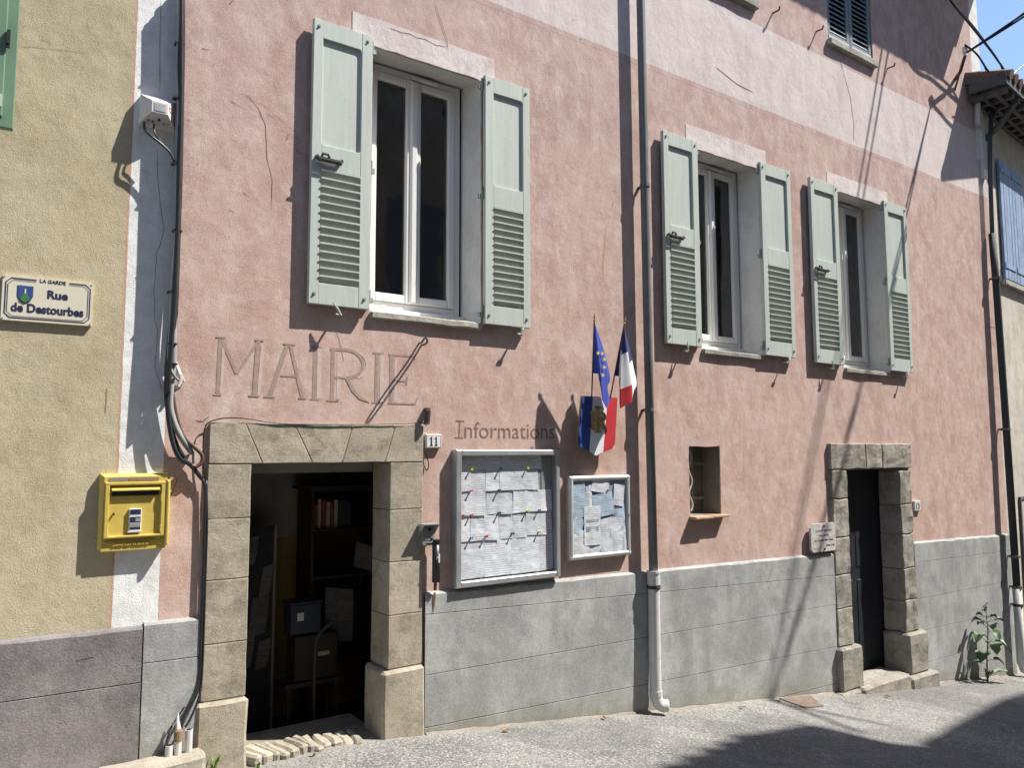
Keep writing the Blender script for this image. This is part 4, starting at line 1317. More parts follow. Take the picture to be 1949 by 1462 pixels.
for k in range(26):
    s = -0.44 + k * 0.21
    if first is None:
        t = B().tube([(s, -0.54, 7.20), (s, -0.1, 7.335), (s, 0.3, 7.46), (s, 5.0, 8.90)], [0.07, 0.068, 0.07, 0.07], 10)
        first = BN(t).build('roof_tile', 'rooftile', rfn)
        f0 = WORLD[first.name].copy()
    else:
        link(bpy.data.objects.new('roof_tile', first.data), f0 + Vector((math.cos(TH), math.sin(TH), 0)) * 0.21 * k, rfn)
BN(B().tube([(0.02, -0.03, 6.55), (0.06, -0.22, 6.72), (0.10, -0.42, 6.99)], [0.045, 0.045, 0.04], 4)).build('strut', 'rafter', bh)

# its downpipe, standing in the joint between the houses
dp = thing('downpipe', 'dark downpipe in the joint between the pink and beige houses', 'drainpipe', (11.84, -0.10, -1.05))
B().tube([(11.80, -0.07, 5.1), (11.80, -0.085, 4.4), (11.815, -0.10, 2.4), (11.80, -0.12, 0.12)], 0.048, 10).build('upper_pipe', 'pipe_dark', dp, smooth=True)
B().tube([(11.80, -0.12, 0.15), (11.80, -0.12, -0.86), (11.83, -0.14, -0.96), (11.90, -0.20, -1.0)], 0.056, 10).build('lower_pipe', 'pvc_pipe', dp, smooth=True)
for z in (4.45, 2.3, 0.55, 0.14, -0.1):
    B().tube([(11.803, -0.095 if z > 1 else -0.12, z - 0.018), (11.803, -0.095 if z > 1 else -0.12, z + 0.018)], 0.064, 10).build('collar', 'zinc' if z > 0 else 'iron', dp)
    B().box(11.79, 11.815, -0.06, 0.03, z - 0.012, z + 0.012).build('bracket', 'iron', dp)

# ------------------------------------------------------------------ main drainpipe of the hall
dp = thing('drainpipe', 'dark grey drainpipe with a pale lower length and elbow', 'drainpipe', (4.9, -0.085, -0.2))
B().tube([(4.872, -0.085, 9.0), (4.886, -0.085, 6.2), (4.90, -0.085, 3.0), (4.915, -0.085, 0.93)], 0.040, 14).build('upper_pipe', 'zinc', dp, smooth=True)
lp = smooth_path([(4.915, -0.085, 0.94), (4.908, -0.09, 0.4), (4.90, -0.10, 0.0), (4.90, -0.105, -0.10), (4.93, -0.125, -0.165), (4.985, -0.155, -0.175)], 5)
B().tube(lp, 0.051, 14).build('lower_pipe', 'pvc_pipe', dp, smooth=True)
B().tube([(4.915, -0.085, 0.845), (4.915, -0.085, 0.94), (4.915, -0.085, 0.945), (4.915, -0.085, 0.965)], [0.057, 0.057, 0.062, 0.062], 14).build('socket', 'pvc_pipe', dp)
B().tube([(4.9, -0.103, -0.09), (4.9, -0.103, -0.045)], 0.056, 14).build('socket', 'pvc_pipe', dp)
for z, m in ((4.42, 'zinc'), (2.37, 'zinc'), (0.825, 'iron')):
    B().tube([(4.895 + (0.02 if z < 1 else 0), -0.085, z - 0.014), (4.895 + (0.02 if z < 1 else 0), -0.085, z + 0.014)], 0.059 if z < 1 else 0.047, 14).build('collar', m, dp)
    B().box(4.885, 4.91, -0.05, 0.03, z - 0.01, z + 0.01).build('bracket', 'iron', dp)

# ------------------------------------------------------------------ street name plate
sg = thing('street_name_plate', 'cream enamel street name plate with navy lettering and a small crest', 'sign', (0.294, -0.012, 2.73))
def plate_pt(u, v):                              # u,v in 0..1 on the plate face
    return (0.075 + 0.438 * u, 2.726 + 0.250 * v + 0.004 * u)
B().prism([plate_pt(0, 0), plate_pt(1, 0), plate_pt(1, 1), plate_pt(0, 1)], -0.022, 0.004).build('plate', 'enamel_cream', sg)
bd = B()
def frame_line(m, w, y=-0.0232):
    q = 0.055
    pts = [(m + q, m * 1.7), (1 - m - q, m * 1.7), (1 - m, m * 1.7 + q * 1.8), (1 - m, 1 - m * 1.7 - q * 1.8), (1 - m - q, 1 - m * 1.7)]
    bd.ribbon([plate_pt(*p) for p in pts + [(0.72, 1 - m * 1.7)]], w, y)
    pts = [(0.36, 1 - m * 1.7), (m + q, 1 - m * 1.7), (m, 1 - m * 1.7 - q * 1.8), (m, m * 1.7 + q * 1.8), (m + q, m * 1.7)]
    bd.ribbon([plate_pt(*p) for p in pts], w, y)
frame_line(0.035, 0.0055)
frame_line(0.058, 0.003)
bd.build('border', 'navy', sg, recalc=False)
lettering('lettering', 'LA GARDE', 'navy', sg, plate_pt(0.54, 0)[0], -0.0228, plate_pt(0, 0.905)[1], width=0.125, height=0.020, align='CENTER', bold=0.001)
def serif_text(txt, cx, z, width, hcap):
    o = lettering('lettering', txt, 'navy', sg, cx, -0.0228, z, width=width, height=hcap, align='CENTER', bold=0.003)
    return o
serif_text('Rue', plate_pt(0.60, 0)[0], plate_pt(0, 0.565)[1], 0.100, 0.048)
serif_text('de Destourbes', plate_pt(0.50, 0)[0], plate_pt(0, 0.215)[1], 0.350, 0.050)
cx_, cz_ = plate_pt(0.245, 0.60)
sh_pts = [(-0.035, 0.045), (-0.035, -0.01), (-0.024, -0.035), (0, -0.052), (0.024, -0.035), (0.035, -0.01), (0.035, 0.045)]
B().prism([(cx_ + a * 1.06, cz_ + c * 1.06) for a, c in sh_pts], -0.0245, -0.022).build('crest_rim', 'crest_blue', sg)
B().prism([(cx_ + a * 0.96, cz_ + c * 0.96) for a, c in sh_pts], -0.0262, -0.0246).build('crest', 'crest_blue', sg)
B().prism([(cx_ - 0.024, cz_ - 0.032), (cx_, cz_ - 0.048), (cx_ + 0.024, cz_ - 0.032), (cx_ + 0.006, cz_ + 0.008), (cx_ - 0.006, cz_ + 0.008)], -0.0275, -0.0263).build('crest_hill', 'crest_green', sg)
B().prism([(cx_ - 0.004, cz_ + 0.004), (cx_ + 0.004, cz_ + 0.004), (cx_ + 0.003, cz_ + 0.030), (cx_ - 0.003, cz_ + 0.030)], -0.0285, -0.0276).build('crest_tower', 'enamel_cream', sg)
for u, v in ((0.02, 0.96), (0.98, 0.96), (0.98, 0.04), (0.02, 0.04)):
    x, z = plate_pt(u, v)
    B().tube([(x, -0.026, z), (x, -0.0225, z)], 0.004, 8).build('screw', 'grey_hw', sg)

# ------------------------------------------------------------------ yellow letter box
yb = thing('letter_box', 'yellow wall letter box with a white timetable card below the white edge', 'letter box', (0.77, -0.05, 1.44))
lb = B()
X0, X1, Z0, Z1, YF = 0.602, 0.945, 1.462, 1.862, -0.060
lb.add([(X0 - 0.012, 0.0, Z0 - 0.006), (X1 + 0.006, 0.0, Z0 - 0.006), (X1 + 0.006, 0.0, Z1 + 0.02), (X0 - 0.012, 0.0, Z1 + 0.02),
        (X0 - 0.012, -0.036, Z0 - 0.006), (X1 + 0.006, -0.036, Z0 - 0.006), (X1 + 0.006, -0.036, Z1 + 0.02), (X0 - 0.012, -0.036, Z1 + 0.02),
        (X0 + 0.004, YF + 0.006, Z0 - 0.018), (X1 - 0.004, YF + 0.006, Z0 - 0.018), (X1 - 0.004, YF + 0.006, Z1 + 0.002), (X0 + 0.008, YF + 0.006, Z1 + 0.002)],
       [(0, 1, 5, 4), (1, 2, 6, 5), (2, 3, 7, 6), (3, 0, 4, 7), (4, 5, 9, 8), (5, 6, 10, 9), (6, 7, 11, 10), (7, 4, 8, 11), (8, 9, 10, 11)])
lb.build('body', 'yellow', yb)
rim = B()
for bx in ((X0 + 0.012, X0 + 0.034, Z0 + 0.055, Z1 - 0.045), (X1 - 0.036, X1 - 0.012, Z0 + 0.055, Z1 - 0.045), (X0 + 0.034, X1 - 0.036, Z0 + 0.055, Z0 + 0.068), (X0 + 0.012, X1 - 0.012, Z1 - 0.045, Z1 - 0.028)):
    rim.cbox(bx[0], bx[1], YF - 0.016, YF + 0.010, bx[2], bx[3], 0.003)
rim.cbox(X1 - 0.010, X1 + 0.012, YF - 0.024, YF + 0.02, Z0 + 0.0, Z1 - 0.02, 0.008)
rim.build('rim', 'yellow', yb)
hd = B()
hd.add([(X0 + 0.045, YF + 0.004, Z1 - 0.055), (X1 - 0.045, YF + 0.004, Z1 - 0.055), (X1 - 0.045, YF - 0.022, Z1 - 0.072), (X0 + 0.045, YF - 0.022, Z1 - 0.072), (X0 + 0.045, YF - 0.022, Z1 - 0.078), (X1 - 0.045, YF - 0.022, Z1 - 0.078), (X1 - 0.045, YF + 0.004, Z1 - 0.068), (X0 + 0.045, YF + 0.004, Z1 - 0.068)],
       [(0, 1, 2, 3), (3, 2, 5, 4), (4, 5, 6, 7), (0, 3, 4, 7), (1, 6, 5, 2)])
hd.build('hood', 'yellow', yb)
B().box(X0 + 0.048, X1 - 0.048, YF + 0.0005, YF + 0.004, Z1 - 0.108, Z1 - 0.07).build('slot', 'black', yb)
B().box(X0 + 0.034, X0 + 0.13, YF + 0.001, YF + 0.004, Z1 - 0.024, Z1 - 0.004).build('label_strip', 'grey_plastic', yb)
B().box(X0 + 0.135, X1 - 0.05, YF + 0.001, YF + 0.004, Z1 - 0.024, Z1 - 0.004).build('label_strip', 'carton', yb)
card = B().cbox(0.742, 0.808, YF - 0.012, YF + 0.004, 1.550, 1.680, 0.003).build('timetable_holder', 'box_white', yb)
for z0, z1, m in ((1.648, 1.676, 'navy'), (1.603, 1.633, 'navy'), (1.582, 1.600, 'cable_grey'), (1.562, 1.576, 'navy')):
    B().box(0.7475, 0.8025, YF - 0.0135, YF - 0.0122, z0, z1).build('timetable_print', m, card)
B().box(0.776, 0.799, YF - 0.0145, YF - 0.0136, 1.608, 1.626).build('timetable_print', 'cable_grey', card)
B().box(0.7365, 0.8135, YF - 0.016, YF - 0.005, 1.546, 1.552).build('clip', 'box_white', card)
B().tube([(0.662, YF - 0.012, 1.652), (0.662, YF + 0.003, 1.655)], 0.006, 8).build('keyhole', 'black', yb)
lettering('lettering', 'NE PAS DEPOSER DE JOURNAUX', 'yellow', yb, 0.758, YF + 0.002, 1.492, width=0.255, height=0.014, ext=0.004, align='CENTER', bold=0.002)
lettering('lettering', 'DANS CETTE BOITE', 'yellow', yb, 0.758, YF + 0.002, 1.472, width=0.185, height=0.014, ext=0.004, align='CENTER', bold=0.002)
for z in (1.56, 1.74):
    B().tube([(X1 - 0.034, YF - 0.012, z - 0.022), (X1 - 0.034, YF - 0.012, z + 0.022)], 0.006, 8).build('hinge', 'yellow', yb)

# ------------------------------------------------------------------ junction box on the white edge
jb = thing('junction_box', 'white pyramid-shaped telephone junction box with stencilled letters', 'junction box', (0.81, -0.05, 4.0))
q0 = [(0.715, 3.985), (0.915, 3.985), (0.915, 4.165), (0.715, 4.165)]
q1 = [(0.768, 4.043), (0.858, 4.043), (0.858, 4.112), (0.768, 4.112)]
bx = B()
bx.add([(x, 0.0, z) for x, z in q0] + [(x, -0.045, z) for x, z in q0] + [(x, -0.118, z) for x, z in q1],
       [(0, 1, 5, 4), (1, 2, 6, 5), (2, 3, 7, 6), (3, 0, 4, 7), (4, 5, 9, 8), (5, 6, 10, 9), (6, 7, 11, 10), (7, 4, 8, 11), (8, 9, 10, 11)])
bx.build('body', 'box_white', jb)
B().cbox(0.780, 0.846, -0.121, -0.1185, 4.053, 4.102, 0.001).build('label_window', 'alu', jb)
rt = Matrix.Rotation(-math.radians(54), 3, 'X')
rb_ = Matrix.Rotation(math.radians(51), 3, 'X')
lettering('lettering', 'T', 'red_print', jb, 0.815, -0.104, 4.124, height=0.030, width=0.014, align='CENTER', rot=rt)
lettering('lettering', '1', 'red_print', jb, 0.872, -0.096, 4.128, height=0.030, width=0.009, align='CENTER', rot=rt)
lettering('lettering', '12', 'red_print', jb, 0.874, -0.100, 4.070, height=0.030, width=0.026, align='CENTER', rot=Matrix.Rotation(math.radians(50), 3, 'Z'))
lettering('lettering', 'P 4', 'dark_print', jb, 0.770, -0.064, 3.992, height=0.020, width=0.036, align='CENTER', rot=rb_)
lettering('lettering', 'A 7', 'dark_print', jb, 0.855, -0.064, 3.992, height=0.020, width=0.036, align='CENTER', rot=rb_)
B().tube([(0.815, -0.088, 4.010), (0.815, -0.080, 4.018)], 0.009, 8).build('screw', 'black', jb)

# ------------------------------------------------------------------ cables down the joint between the houses
def cable(pts, r, mat, label, name='cable', seg=8, n=6):
    return tag(B().tube(smooth_path(pts, n), r, seg).build(name, mat, smooth=True), label, 'cable', 'cables down the joint between the houses')
gc = thing('grey_cable', 'pale grey cable strapped along the joint between the ochre and pink houses', 'cable', (0.92, -0.05, 3.5), 'cables down the joint between the houses')
B().tube(smooth_path([(0.897, -0.1, 4.899), (0.903, -0.1, 4.798), (0.904, -0.1, 4.594), (0.901, -0.1, 4.39), (0.921, -0.09, 4.131), (0.918, -0.1, 3.794), (0.929, -0.1, 3.468), (0.926, -0.1, 3.208), (0.92, -0.1, 2.95), (0.916, -0.1, 2.663), (0.92, -0.1, 2.537), (0.949, -0.1, 2.46), (1.001, -0.02, 2.435)], 6), 0.0085, 8).build('sheath', 'cable_grey', gc, smooth=True)
for p in [(0.911, -0.09, 4.52), (0.914, -0.09, 4.173), (0.919, -0.09, 3.758), (0.939, -0.09, 3.342), (0.925, -0.09, 2.965), (0.933, -0.09, 2.65), (0.94, -0.09, 2.53)]:
    tie = B().box(p[0] - 0.026, p[0] + 0.026, p[1] - 0.022, p[1] + 0.028, p[2] - 0.005, p[2] + 0.005)
    tie.build('cable_tie', 'black', gc)
cable([(0.911, -0.085, 4.912), (0.925, -0.085, 4.608), (0.929, -0.085, 4.303), (0.935, -0.085, 3.936), (0.943, -0.085, 3.606), (0.944, -0.085, 3.311), (0.942, -0.085, 3.019), (0.929, -0.085, 2.698), (0.921, -0.085, 2.507), (0.91, -0.085, 2.412), (0.92, -0.085, 2.288), (0.949, -0.085, 2.101), (0.994, -0.085, 1.976), (1.071, -0.04, 1.928), (1.145, -0.03, 1.841)], 0.0138, 'black', 'thick black cable running down the joint and curving to the doorway')
cable([(0.924, -0.065, 4.927), (0.937, -0.065, 4.553), (0.944, -0.065, 4.147), (0.949, -0.065, 3.813), (0.952, -0.065, 3.548), (0.947, -0.065, 3.251), (0.949, -0.065, 2.83), (0.935, -0.065, 2.542), (0.931, -0.065, 2.32), (0.941, -0.065, 2.195)], 0.0138, 'black', 'black cable on the pink side of the bundle in the joint')
cable([(0.919, -0.045, 4.936), (0.936, -0.045, 4.322), (0.944, -0.045, 3.718), (0.941, -0.045, 3.353), (0.94, -0.045, 2.962), (0.926, -0.045, 2.671), (0.919, -0.045, 2.447), (0.941, -0.045, 2.227), (0.979, -0.045, 2.071), (1.032, -0.045, 1.97)], 0.0138, 'black', 'black cable lying against the wall in the joint')
cable([(0.91, -0.108, 4.9), (0.922, -0.108, 4.46), (0.933, -0.108, 4.127), (0.935, -0.108, 3.697), (0.938, -0.108, 3.337), (0.936, -0.108, 2.95), (0.926, -0.108, 2.663), (0.921, -0.108, 2.474), (0.919, -0.108, 2.349)], 0.0138, 'black', 'black cable standing furthest off the wall in the joint')
cable([(0.903, -0.062, 4.921), (0.918, -0.062, 4.31), (0.926, -0.062, 3.709), (0.929, -0.062, 3.249), (0.929, -0.062, 2.829), (0.929, -0.062, 2.573)], 0.0138, 'cable_grey', 'second grey cable half hidden behind the ties in the joint')
cable([(0.929, -0.026, 4.949), (0.946, -0.026, 4.333), (0.957, -0.026, 3.726), (0.96, -0.026, 3.262), (0.96, -0.026, 2.837), (0.949, -0.026, 2.546)], 0.0138, 'black', 'innermost black cable of the bundle in the joint')
cable([(0.944, -0.06, 2.911), (0.948, -0.06, 2.703), (0.951, -0.06, 2.543), (0.943, -0.06, 2.416), (0.942, -0.06, 2.29), (0.963, -0.06, 2.196), (1.004, -0.06, 2.102), (1.055, -0.04, 2.033), (1.085, -0.02, 2.001)], 0.018, 'cable_grey', 'ribbed grey conduit ending above the letter box', 'conduit', 10)
cable([(0.927, -0.055, 2.495), (0.959, -0.055, 2.322), (0.987, -0.055, 2.196), (1.026, -0.055, 2.096), (1.094, -0.055, 2.03), (1.132, -0.055, 1.988), (1.133, -0.055, 1.944), (1.104, -0.055, 1.919), (1.074, -0.055, 1.925)], 0.012, 'cable_brown', 'brown cable curled into a loop beside the doorway')
cable([(1.145, -0.03, 1.841), (1.166, -0.03, 1.783), (1.168, -0.03, 1.624), (1.169, -0.03, 1.371), (1.168, -0.03, 1.121), (1.167, -0.03, 0.873), (1.165, -0.03, 0.659), (1.142, -0.05, 0.561), (1.077, -0.07, 0.458), (1.058, -0.09, 0.379)], 0.009, 'black', 'black cable running down the edge of the doorway to the conduits')
cable([(1.17, -0.03, 1.831), (1.182, -0.03, 1.56), (1.182, -0.03, 1.245), (1.183, -0.03, 0.933), (1.18, -0.03, 0.656), (1.159, -0.06, 0.546), (1.11, -0.08, 0.44), (1.081, -0.09, 0.404)], 0.007, 'black', 'thin black cable beside the doorway stones')
cable([(1.09, -0.03, 0.505), (1.043, -0.03, 0.439), (0.999, -0.07, 0.385), (0.973, -0.09, 0.308)], 0.005, 'black', 'thin wire dropping to the leftmost conduit stub')
cable([(1.164, -0.03, 1.841), (1.148, -0.03, 1.943), (1.144, -0.03, 2.072), (1.151, -0.03, 2.152), (1.181, -0.03, 2.192), (1.274, -0.03, 2.217), (1.404, -0.03, 2.216), (1.606, -0.03, 2.19), (1.853, -0.03, 2.188), (2.231, -0.03, 2.195), (2.556, -0.03, 2.208), (2.641, -0.03, 2.218), (2.693, -0.03, 2.196)], 0.004, 'black', 'thin black wire along the top of the doorway stones')
cable([(2.679, -0.02, 1.967), (2.675, -0.02, 1.921), (2.701, -0.02, 1.868), (2.718, -0.02, 1.909), (2.705, -0.02, 1.959), (2.687, -0.02, 2.012)], 0.004, 'black', 'small loop of black wire below the house number 11')
cable([(0.738, -0.05, 3.993), (0.742, -0.07, 3.941), (0.771, -0.1, 3.898), (0.824, -0.1, 3.865), (0.876, -0.1, 3.824), (0.91, -0.1, 3.766)], 0.0075, 'black', 'black cable looping from the junction box to the joint')
cable([(0.793, -0.05, 3.997), (0.791, -0.09, 3.933), (0.816, -0.09, 3.893), (0.847, -0.09, 3.857)], 0.005, 'black', 'thin lead under the junction box')
ck = thing('cable_clip', 'white plastic cable clip on the pink wall beside the painted word', 'clip', (0.999, -0.03, 2.427), 'cables down the joint between the houses')
B().tube([(0.959, -0.05, 2.545), (0.985, -0.05, 2.476), (1.027, -0.01, 2.433)], [0.016, 0.018, 0.006], 8).build('strap', 'box_white', ck)
B().tube([(1.003, -0.05, 2.452), (0.987, -0.05, 2.403), (0.976, -0.02, 2.395)], 0.010, 8).build('hook', 'box_white', ck)

# ------------------------------------------------------------------ house numbers
def number_plate(x0, x1, z0, z1, txt, label):
    t = thing('house_number', label, 'house number', ((x0 + x1) / 2, -0.01, z0), 'house number plates')
    B().cbox(x0, x1, -0.030, -0.004, z0, z1, 0.004).build('plate', 'enamel_white', t)
    b = B()
    m = 0.007
    for r in (((x0 + m, z0 + m), (x1 - m, z0 + m)), ((x1 - m, z0 + m), (x1 - m, z1 - m)), ((x1 - m, z1 - m), (x0 + m, z1 - m)), ((x0 + m, z1 - m), (x0 + m, z0 + m))):
        b.ribbon(r, 0.0022, -0.0308)
    b.build('border', 'navy', t, recalc=False)
    w, h = x1 - x0, z1 - z0
    if txt == '11':
        for cx in (x0 + w * 0.345, x0 + w * 0.655):
            s = B()
            s.ribbon([(cx, z0 + h * 0.2), (cx, z0 + h * 0.8)], w * 0.085, -0.0315)
            s.ribbon([(cx - w * 0.105, z0 + h * 0.215), (cx + w * 0.105, z0 + h * 0.215)], h * 0.055, -0.0320)
            s.ribbon([(cx - w * 0.11, z0 + h * 0.68), (cx, z0 + h * 0.79)], [w * 0.02, w * 0.07], -0.0325)
            s.build('digit', 'navy', t, recalc=False)
    else:
        lettering('digits', txt, 'navy', t, (x0 + x1) / 2, -0.0315, z0 + h * 0.20, height=h * 0.60, width=w * 0.52, align='CENTER', bold=0.002)
number_plate(2.690, 2.818, 2.030, 2.132, '11', 'white enamel plate numbered 11 at the corner of the wide doorway')
number_plate(9.418, 9.560, 1.272, 1.392, '13', 'small white enamel plate numbered 13 beside the narrow doorway')

# ------------------------------------------------------------------ intercom and ashtray tube
ic = thing('intercom', 'grey hooded video intercom beside the wide doorway', 'intercom', (2.695, -0.05, 1.33))
B().cbox(2.650, 2.748, -0.062, -0.026, 1.335, 1.478, 0.003).build('body', 'grey_plastic', ic)
hd = B()
hd.box(2.636, 2.764, -0.105, -0.026, 1.482, 1.490)
hd.add([(2.636, -0.105, 1.482), (2.636, -0.026, 1.482), (2.636, -0.026, 1.40), (2.642, -0.105, 1.482), (2.642, -0.026, 1.482), (2.642, -0.026, 1.40)], [(0, 1, 2), (5, 4, 3), (0, 3, 4, 1), (1, 4, 5, 2), (2, 5, 3, 0)])
hd.add([(2.758, -0.105, 1.482), (2.758, -0.026, 1.482), (2.758, -0.026, 1.40), (2.764, -0.105, 1.482), (2.764, -0.026, 1.482), (2.764, -0.026, 1.40)], [(0, 1, 2), (5, 4, 3), (0, 3, 4, 1), (1, 4, 5, 2), (2, 5, 3, 0)])
hd.build('hood', 'alu', ic)
B().tube([(2.705, -0.064, 1.449), (2.705, -0.058, 1.449)], 0.013, 12).build('camera_lens', 'black', ic)
B().box(2.668, 2.706, -0.0645, -0.0625, 1.372, 1.385).build('name_card', 'box_white', ic)
B().cbox(2.684, 2.738, -0.0665, -0.0625, 1.342, 1.357, 0.002).build('button', 'black', ic)
B().tube([(2.722, -0.070, 1.378), (2.722, -0.062, 1.380)], 0.008, 10).build('button', 'black', ic)
at = thing('ashtray_tube', 'black cigarette disposal tube on a rusty peg beside the notice board', 'ashtray', (2.762, -0.05, 1.06))
B().tube([(2.762, -0.06, 1.07), (2.762, -0.06, 1.335)], 0.029, 14).build('tube', 'black', at, smooth=True)
B().tube([(2.762, -0.06, 1.335), (2.764, -0.065, 1.372)], [0.0285, 0.027], 14).build('mouth', 'black', at)
B().tube([(2.762, -0.05, 1.01), (2.762, -0.05, 1.072)], 0.012, 8).build('peg', 'rust', at)
B().box(2.765, 2.777, -0.0905, -0.087, 1.21, 1.275).build('sticker', 'box_white', at)
B().tube(smooth_path([(2.748, -0.09, 1.235), (2.752, -0.092, 1.25), (2.76, -0.092, 1.245), (2.766, -0.091, 1.262)], 4), 0.002, 6).build('cigarette_mark', 'box_white', at)
k = N('rust_streak')
k.b.inputs['Base Color'].default_value = (0.16, 0.075, 0.035, 1)
rs = B().ribbon([(2.766, 0.992), (2.764, 0.95), (2.760, 0.90), (2.757, 0.84)], [0.018, 0.020, 0.012, 0.002], -0.0355).build('rust_stain', k.fin(k.mix(k.noise(60, 4), (0.20, 0.10, 0.05), (0.11, 0.055, 0.03)), 0.95), hall, recalc=False)

# ------------------------------------------------------------------ notice boards
nbd = thing('notice_board', 'large aluminium glazed notice board full of typed sheets', 'notice board', (3.41, -0.03, 1.0))
A = (2.925, 3.900, 1.005, 2.018)
fr = B()
fr.cbox(A[0], A[0] + 0.048, -0.068, 0.0, A[2], A[3], 0.006)
fr.cbox(A[1] - 0.040, A[1], -0.068, 0.0, A[2], A[3], 0.006)
fr.cbox(A[0] + 0.048, A[1] - 0.040, -0.067, 0.0, A[2], A[2] + 0.044, 0.006)
fr.cbox(A[0] + 0.048, A[1] - 0.040, -0.067, 0.0, A[3] - 0.044, A[3], 0.006)
fr.build('frame', 'alu', nbd)
B().box(A[0] + 0.04, A[1] - 0.035, -0.012, -0.004, A[2] + 0.04, A[3] - 0.04).build('back_panel', 'board_back', nbd)
B().box(A[0] + 0.046, A[1] - 0.038, -0.052, -0.049, A[2] + 0.042, A[3] - 0.042).build('pane', 'clear', nbd)
def sheet(x0, x1, z0, z1, y, mi, label, group, seed, curl=0.006, name='paper_sheet'):
    random.seed(seed)
    a, b_, tl = random.uniform(0.3, 1) * curl, random.uniform(-1, 1) * curl, random.uniform(-0.006, 0.006)
    def fn(u, v):
        yy = y - a * (1 - v) ** 2 - abs(b_) * math.sin(math.pi * u) * (1 - v) * 0.8 - 0.0015 * nz(u, v, seed, 3) - curl * 0.7 * max(0.0, u - 0.75) ** 2 * 16 * (1 - v)
        return (x0 + (x1 - x0) * u + tl * v, max(yy, -0.046), z0 + (z1 - z0) * v + tl * u)
    o = B().grid(fn, 5, 6).build(name, mi if not isinstance(mi, int) else M['sheet'][mi], None, smooth=True, recalc=False)
    return tag(o, label, 'paper', group)
def zx1(zx):                       # column edges read off the board, in metres
    return 2.965 + (zx - 330) / 645 * 0.885 + 0.055 * ((zx - 330) / 645) * (1 - (zx - 330) / 645) * -1
rows = [(1.865, 1.985, [330, 430, 515, 620, 720, 815, 905]), (1.705, 1.868, [330, 415, 520, 612, 715, 800, 885]), (1.525, 1.708, [330, 415, 522, 606, 705, 785]),
        (1.335, 1.528, [330, 415, 520, 610, 705, 800]), (1.060, 1.340, [330, 510, 690, 885])]
rn = ['top row', 'second row', 'third row', 'fourth row', 'bottom row']
cn = ['first', 'second', 'third', 'fourth', 'fifth', 'sixth']
sd_ = 10
for ri, (z0, z1, cs) in enumerate(rows):
    for ci, (a, c) in enumerate(zip(cs, cs[1:])):
        sd_ += 1
        sheet(zx1(a) + 0.0008, zx1(c) - 0.0012, z0 - 0.001, z1 - 0.003, -0.0145 - 0.0012 * ((ri * 7 + ci) % 4), (ri * 3 + ci * 2) % 3,
              'typed white sheet in the %s of the large notice board, %s from the left' % (rn[ri], cn[ci]), 'sheets in the large notice board', sd_, 0.006 if ri < 4 else 0.014)
for i, (a, c, z0, z1, lb) in enumerate(((780, 972, 1.53, 1.70, 'wide'), (798, 974, 1.345, 1.53, 'torn-edged'), (883, 976, 1.06, 1.335, 'narrow'))):
    sheet(zx1(a), zx1(c), z0, z1, -0.018, i, '%s white sheet at the right edge of the large notice board' % lb, 'sheets in the large notice board', 70 + i, 0.006)
B().box(zx1(905), zx1(968), -0.0165, -0.0125, 1.70, 1.96).build('panel_insert', 'board_back', nbd)
for i, (zx_, zz, colr) in enumerate(((415, 1.872, 'yellow'), (615, 1.873, 'green'), (800, 1.874, 'yellow'), (415, 1.712, 'pink'), (605, 1.708, 'green'), (358, 1.530, 'red'), (417, 1.532, 'pink'), (605, 1.535, 'green'), (800, 1.538, 'yellow'), (880, 1.540, 'grey'),
                                    (418, 1.362, 'blue'), (517, 1.365, 'red'), (697, 1.370, 'green'), (880, 1.368, 'yellow'))):
    x = zx1(zx_)
    t = B()
    t.tube([(x, -0.014, zz), (x, -0.026, zz), (x, -0.029, zz), (x, -0.042, zz), (x, -0.0455, zz)], [0.0085, 0.0085, 0.0055, 0.0065, 0.010], 10)
    o = t.build('push_pin', PIN[colr])
    tag(o, '%s push pin over the %s of the large notice board, %s from the left' % (colr, 'second row' if i < 3 else 'third row' if i < 5 else 'fourth row' if i < 10 else 'bottom row', cn[(i if i < 3 else i - 3 if i < 5 else i - 5 if i < 10 else i - 10)]), 'push pin', 'push pins in the notice boards')

sbd = thing('notice_board', 'small rounded aluminium notice board beside the drainpipe', 'notice board', (4.35, -0.03, 1.12))
A2 = (4.012, 4.688, 1.115, 1.802)
fr = B()
r_ = 0.022
path = [(A2[0] + r_, -0.035, A2[2] + r_), (A2[1] - r_, -0.035, A2[2] + r_), (A2[1] - r_, -0.035, A2[3] - r_), (A2[0] + r_, -0.035, A2[3] - r_)]
for i in range(4):
    a, c = Vector(path[i]), Vector(path[(i + 1) % 4])
    d = (c - a).normalized() * r_
    fr.tube([a - d * 0.9, a - d * 0.5, c + d * 0.5, c + d * 0.9], [r_ * 0.8, r_, r_, r_ * 0.8], 12)
fr.box(A2[0] + 0.004, A2[1] - 0.004, -0.03, 0.0, A2[2] + 0.004, A2[3] - 0.004)
fr.build('frame', 'alu_light', sbd, smooth=False)
B().box(A2[0] + 0.03, A2[1] - 0.03, -0.034, -0.0305, A2[2] + 0.03, A2[3] - 0.03).build('back_panel', 'board_blue', sbd)
B().box(A2[0] + 0.03, A2[1] - 0.03, -0.0525, -0.0505, A2[2] + 0.03, A2[3] - 0.03).build('pane', 'clear', sbd)
B().tube([(A2[1] - 0.022, -0.062, 1.46), (A2[1] - 0.022, -0.055, 1.46)], 0.007, 8).build('lock', 'alu', sbd)
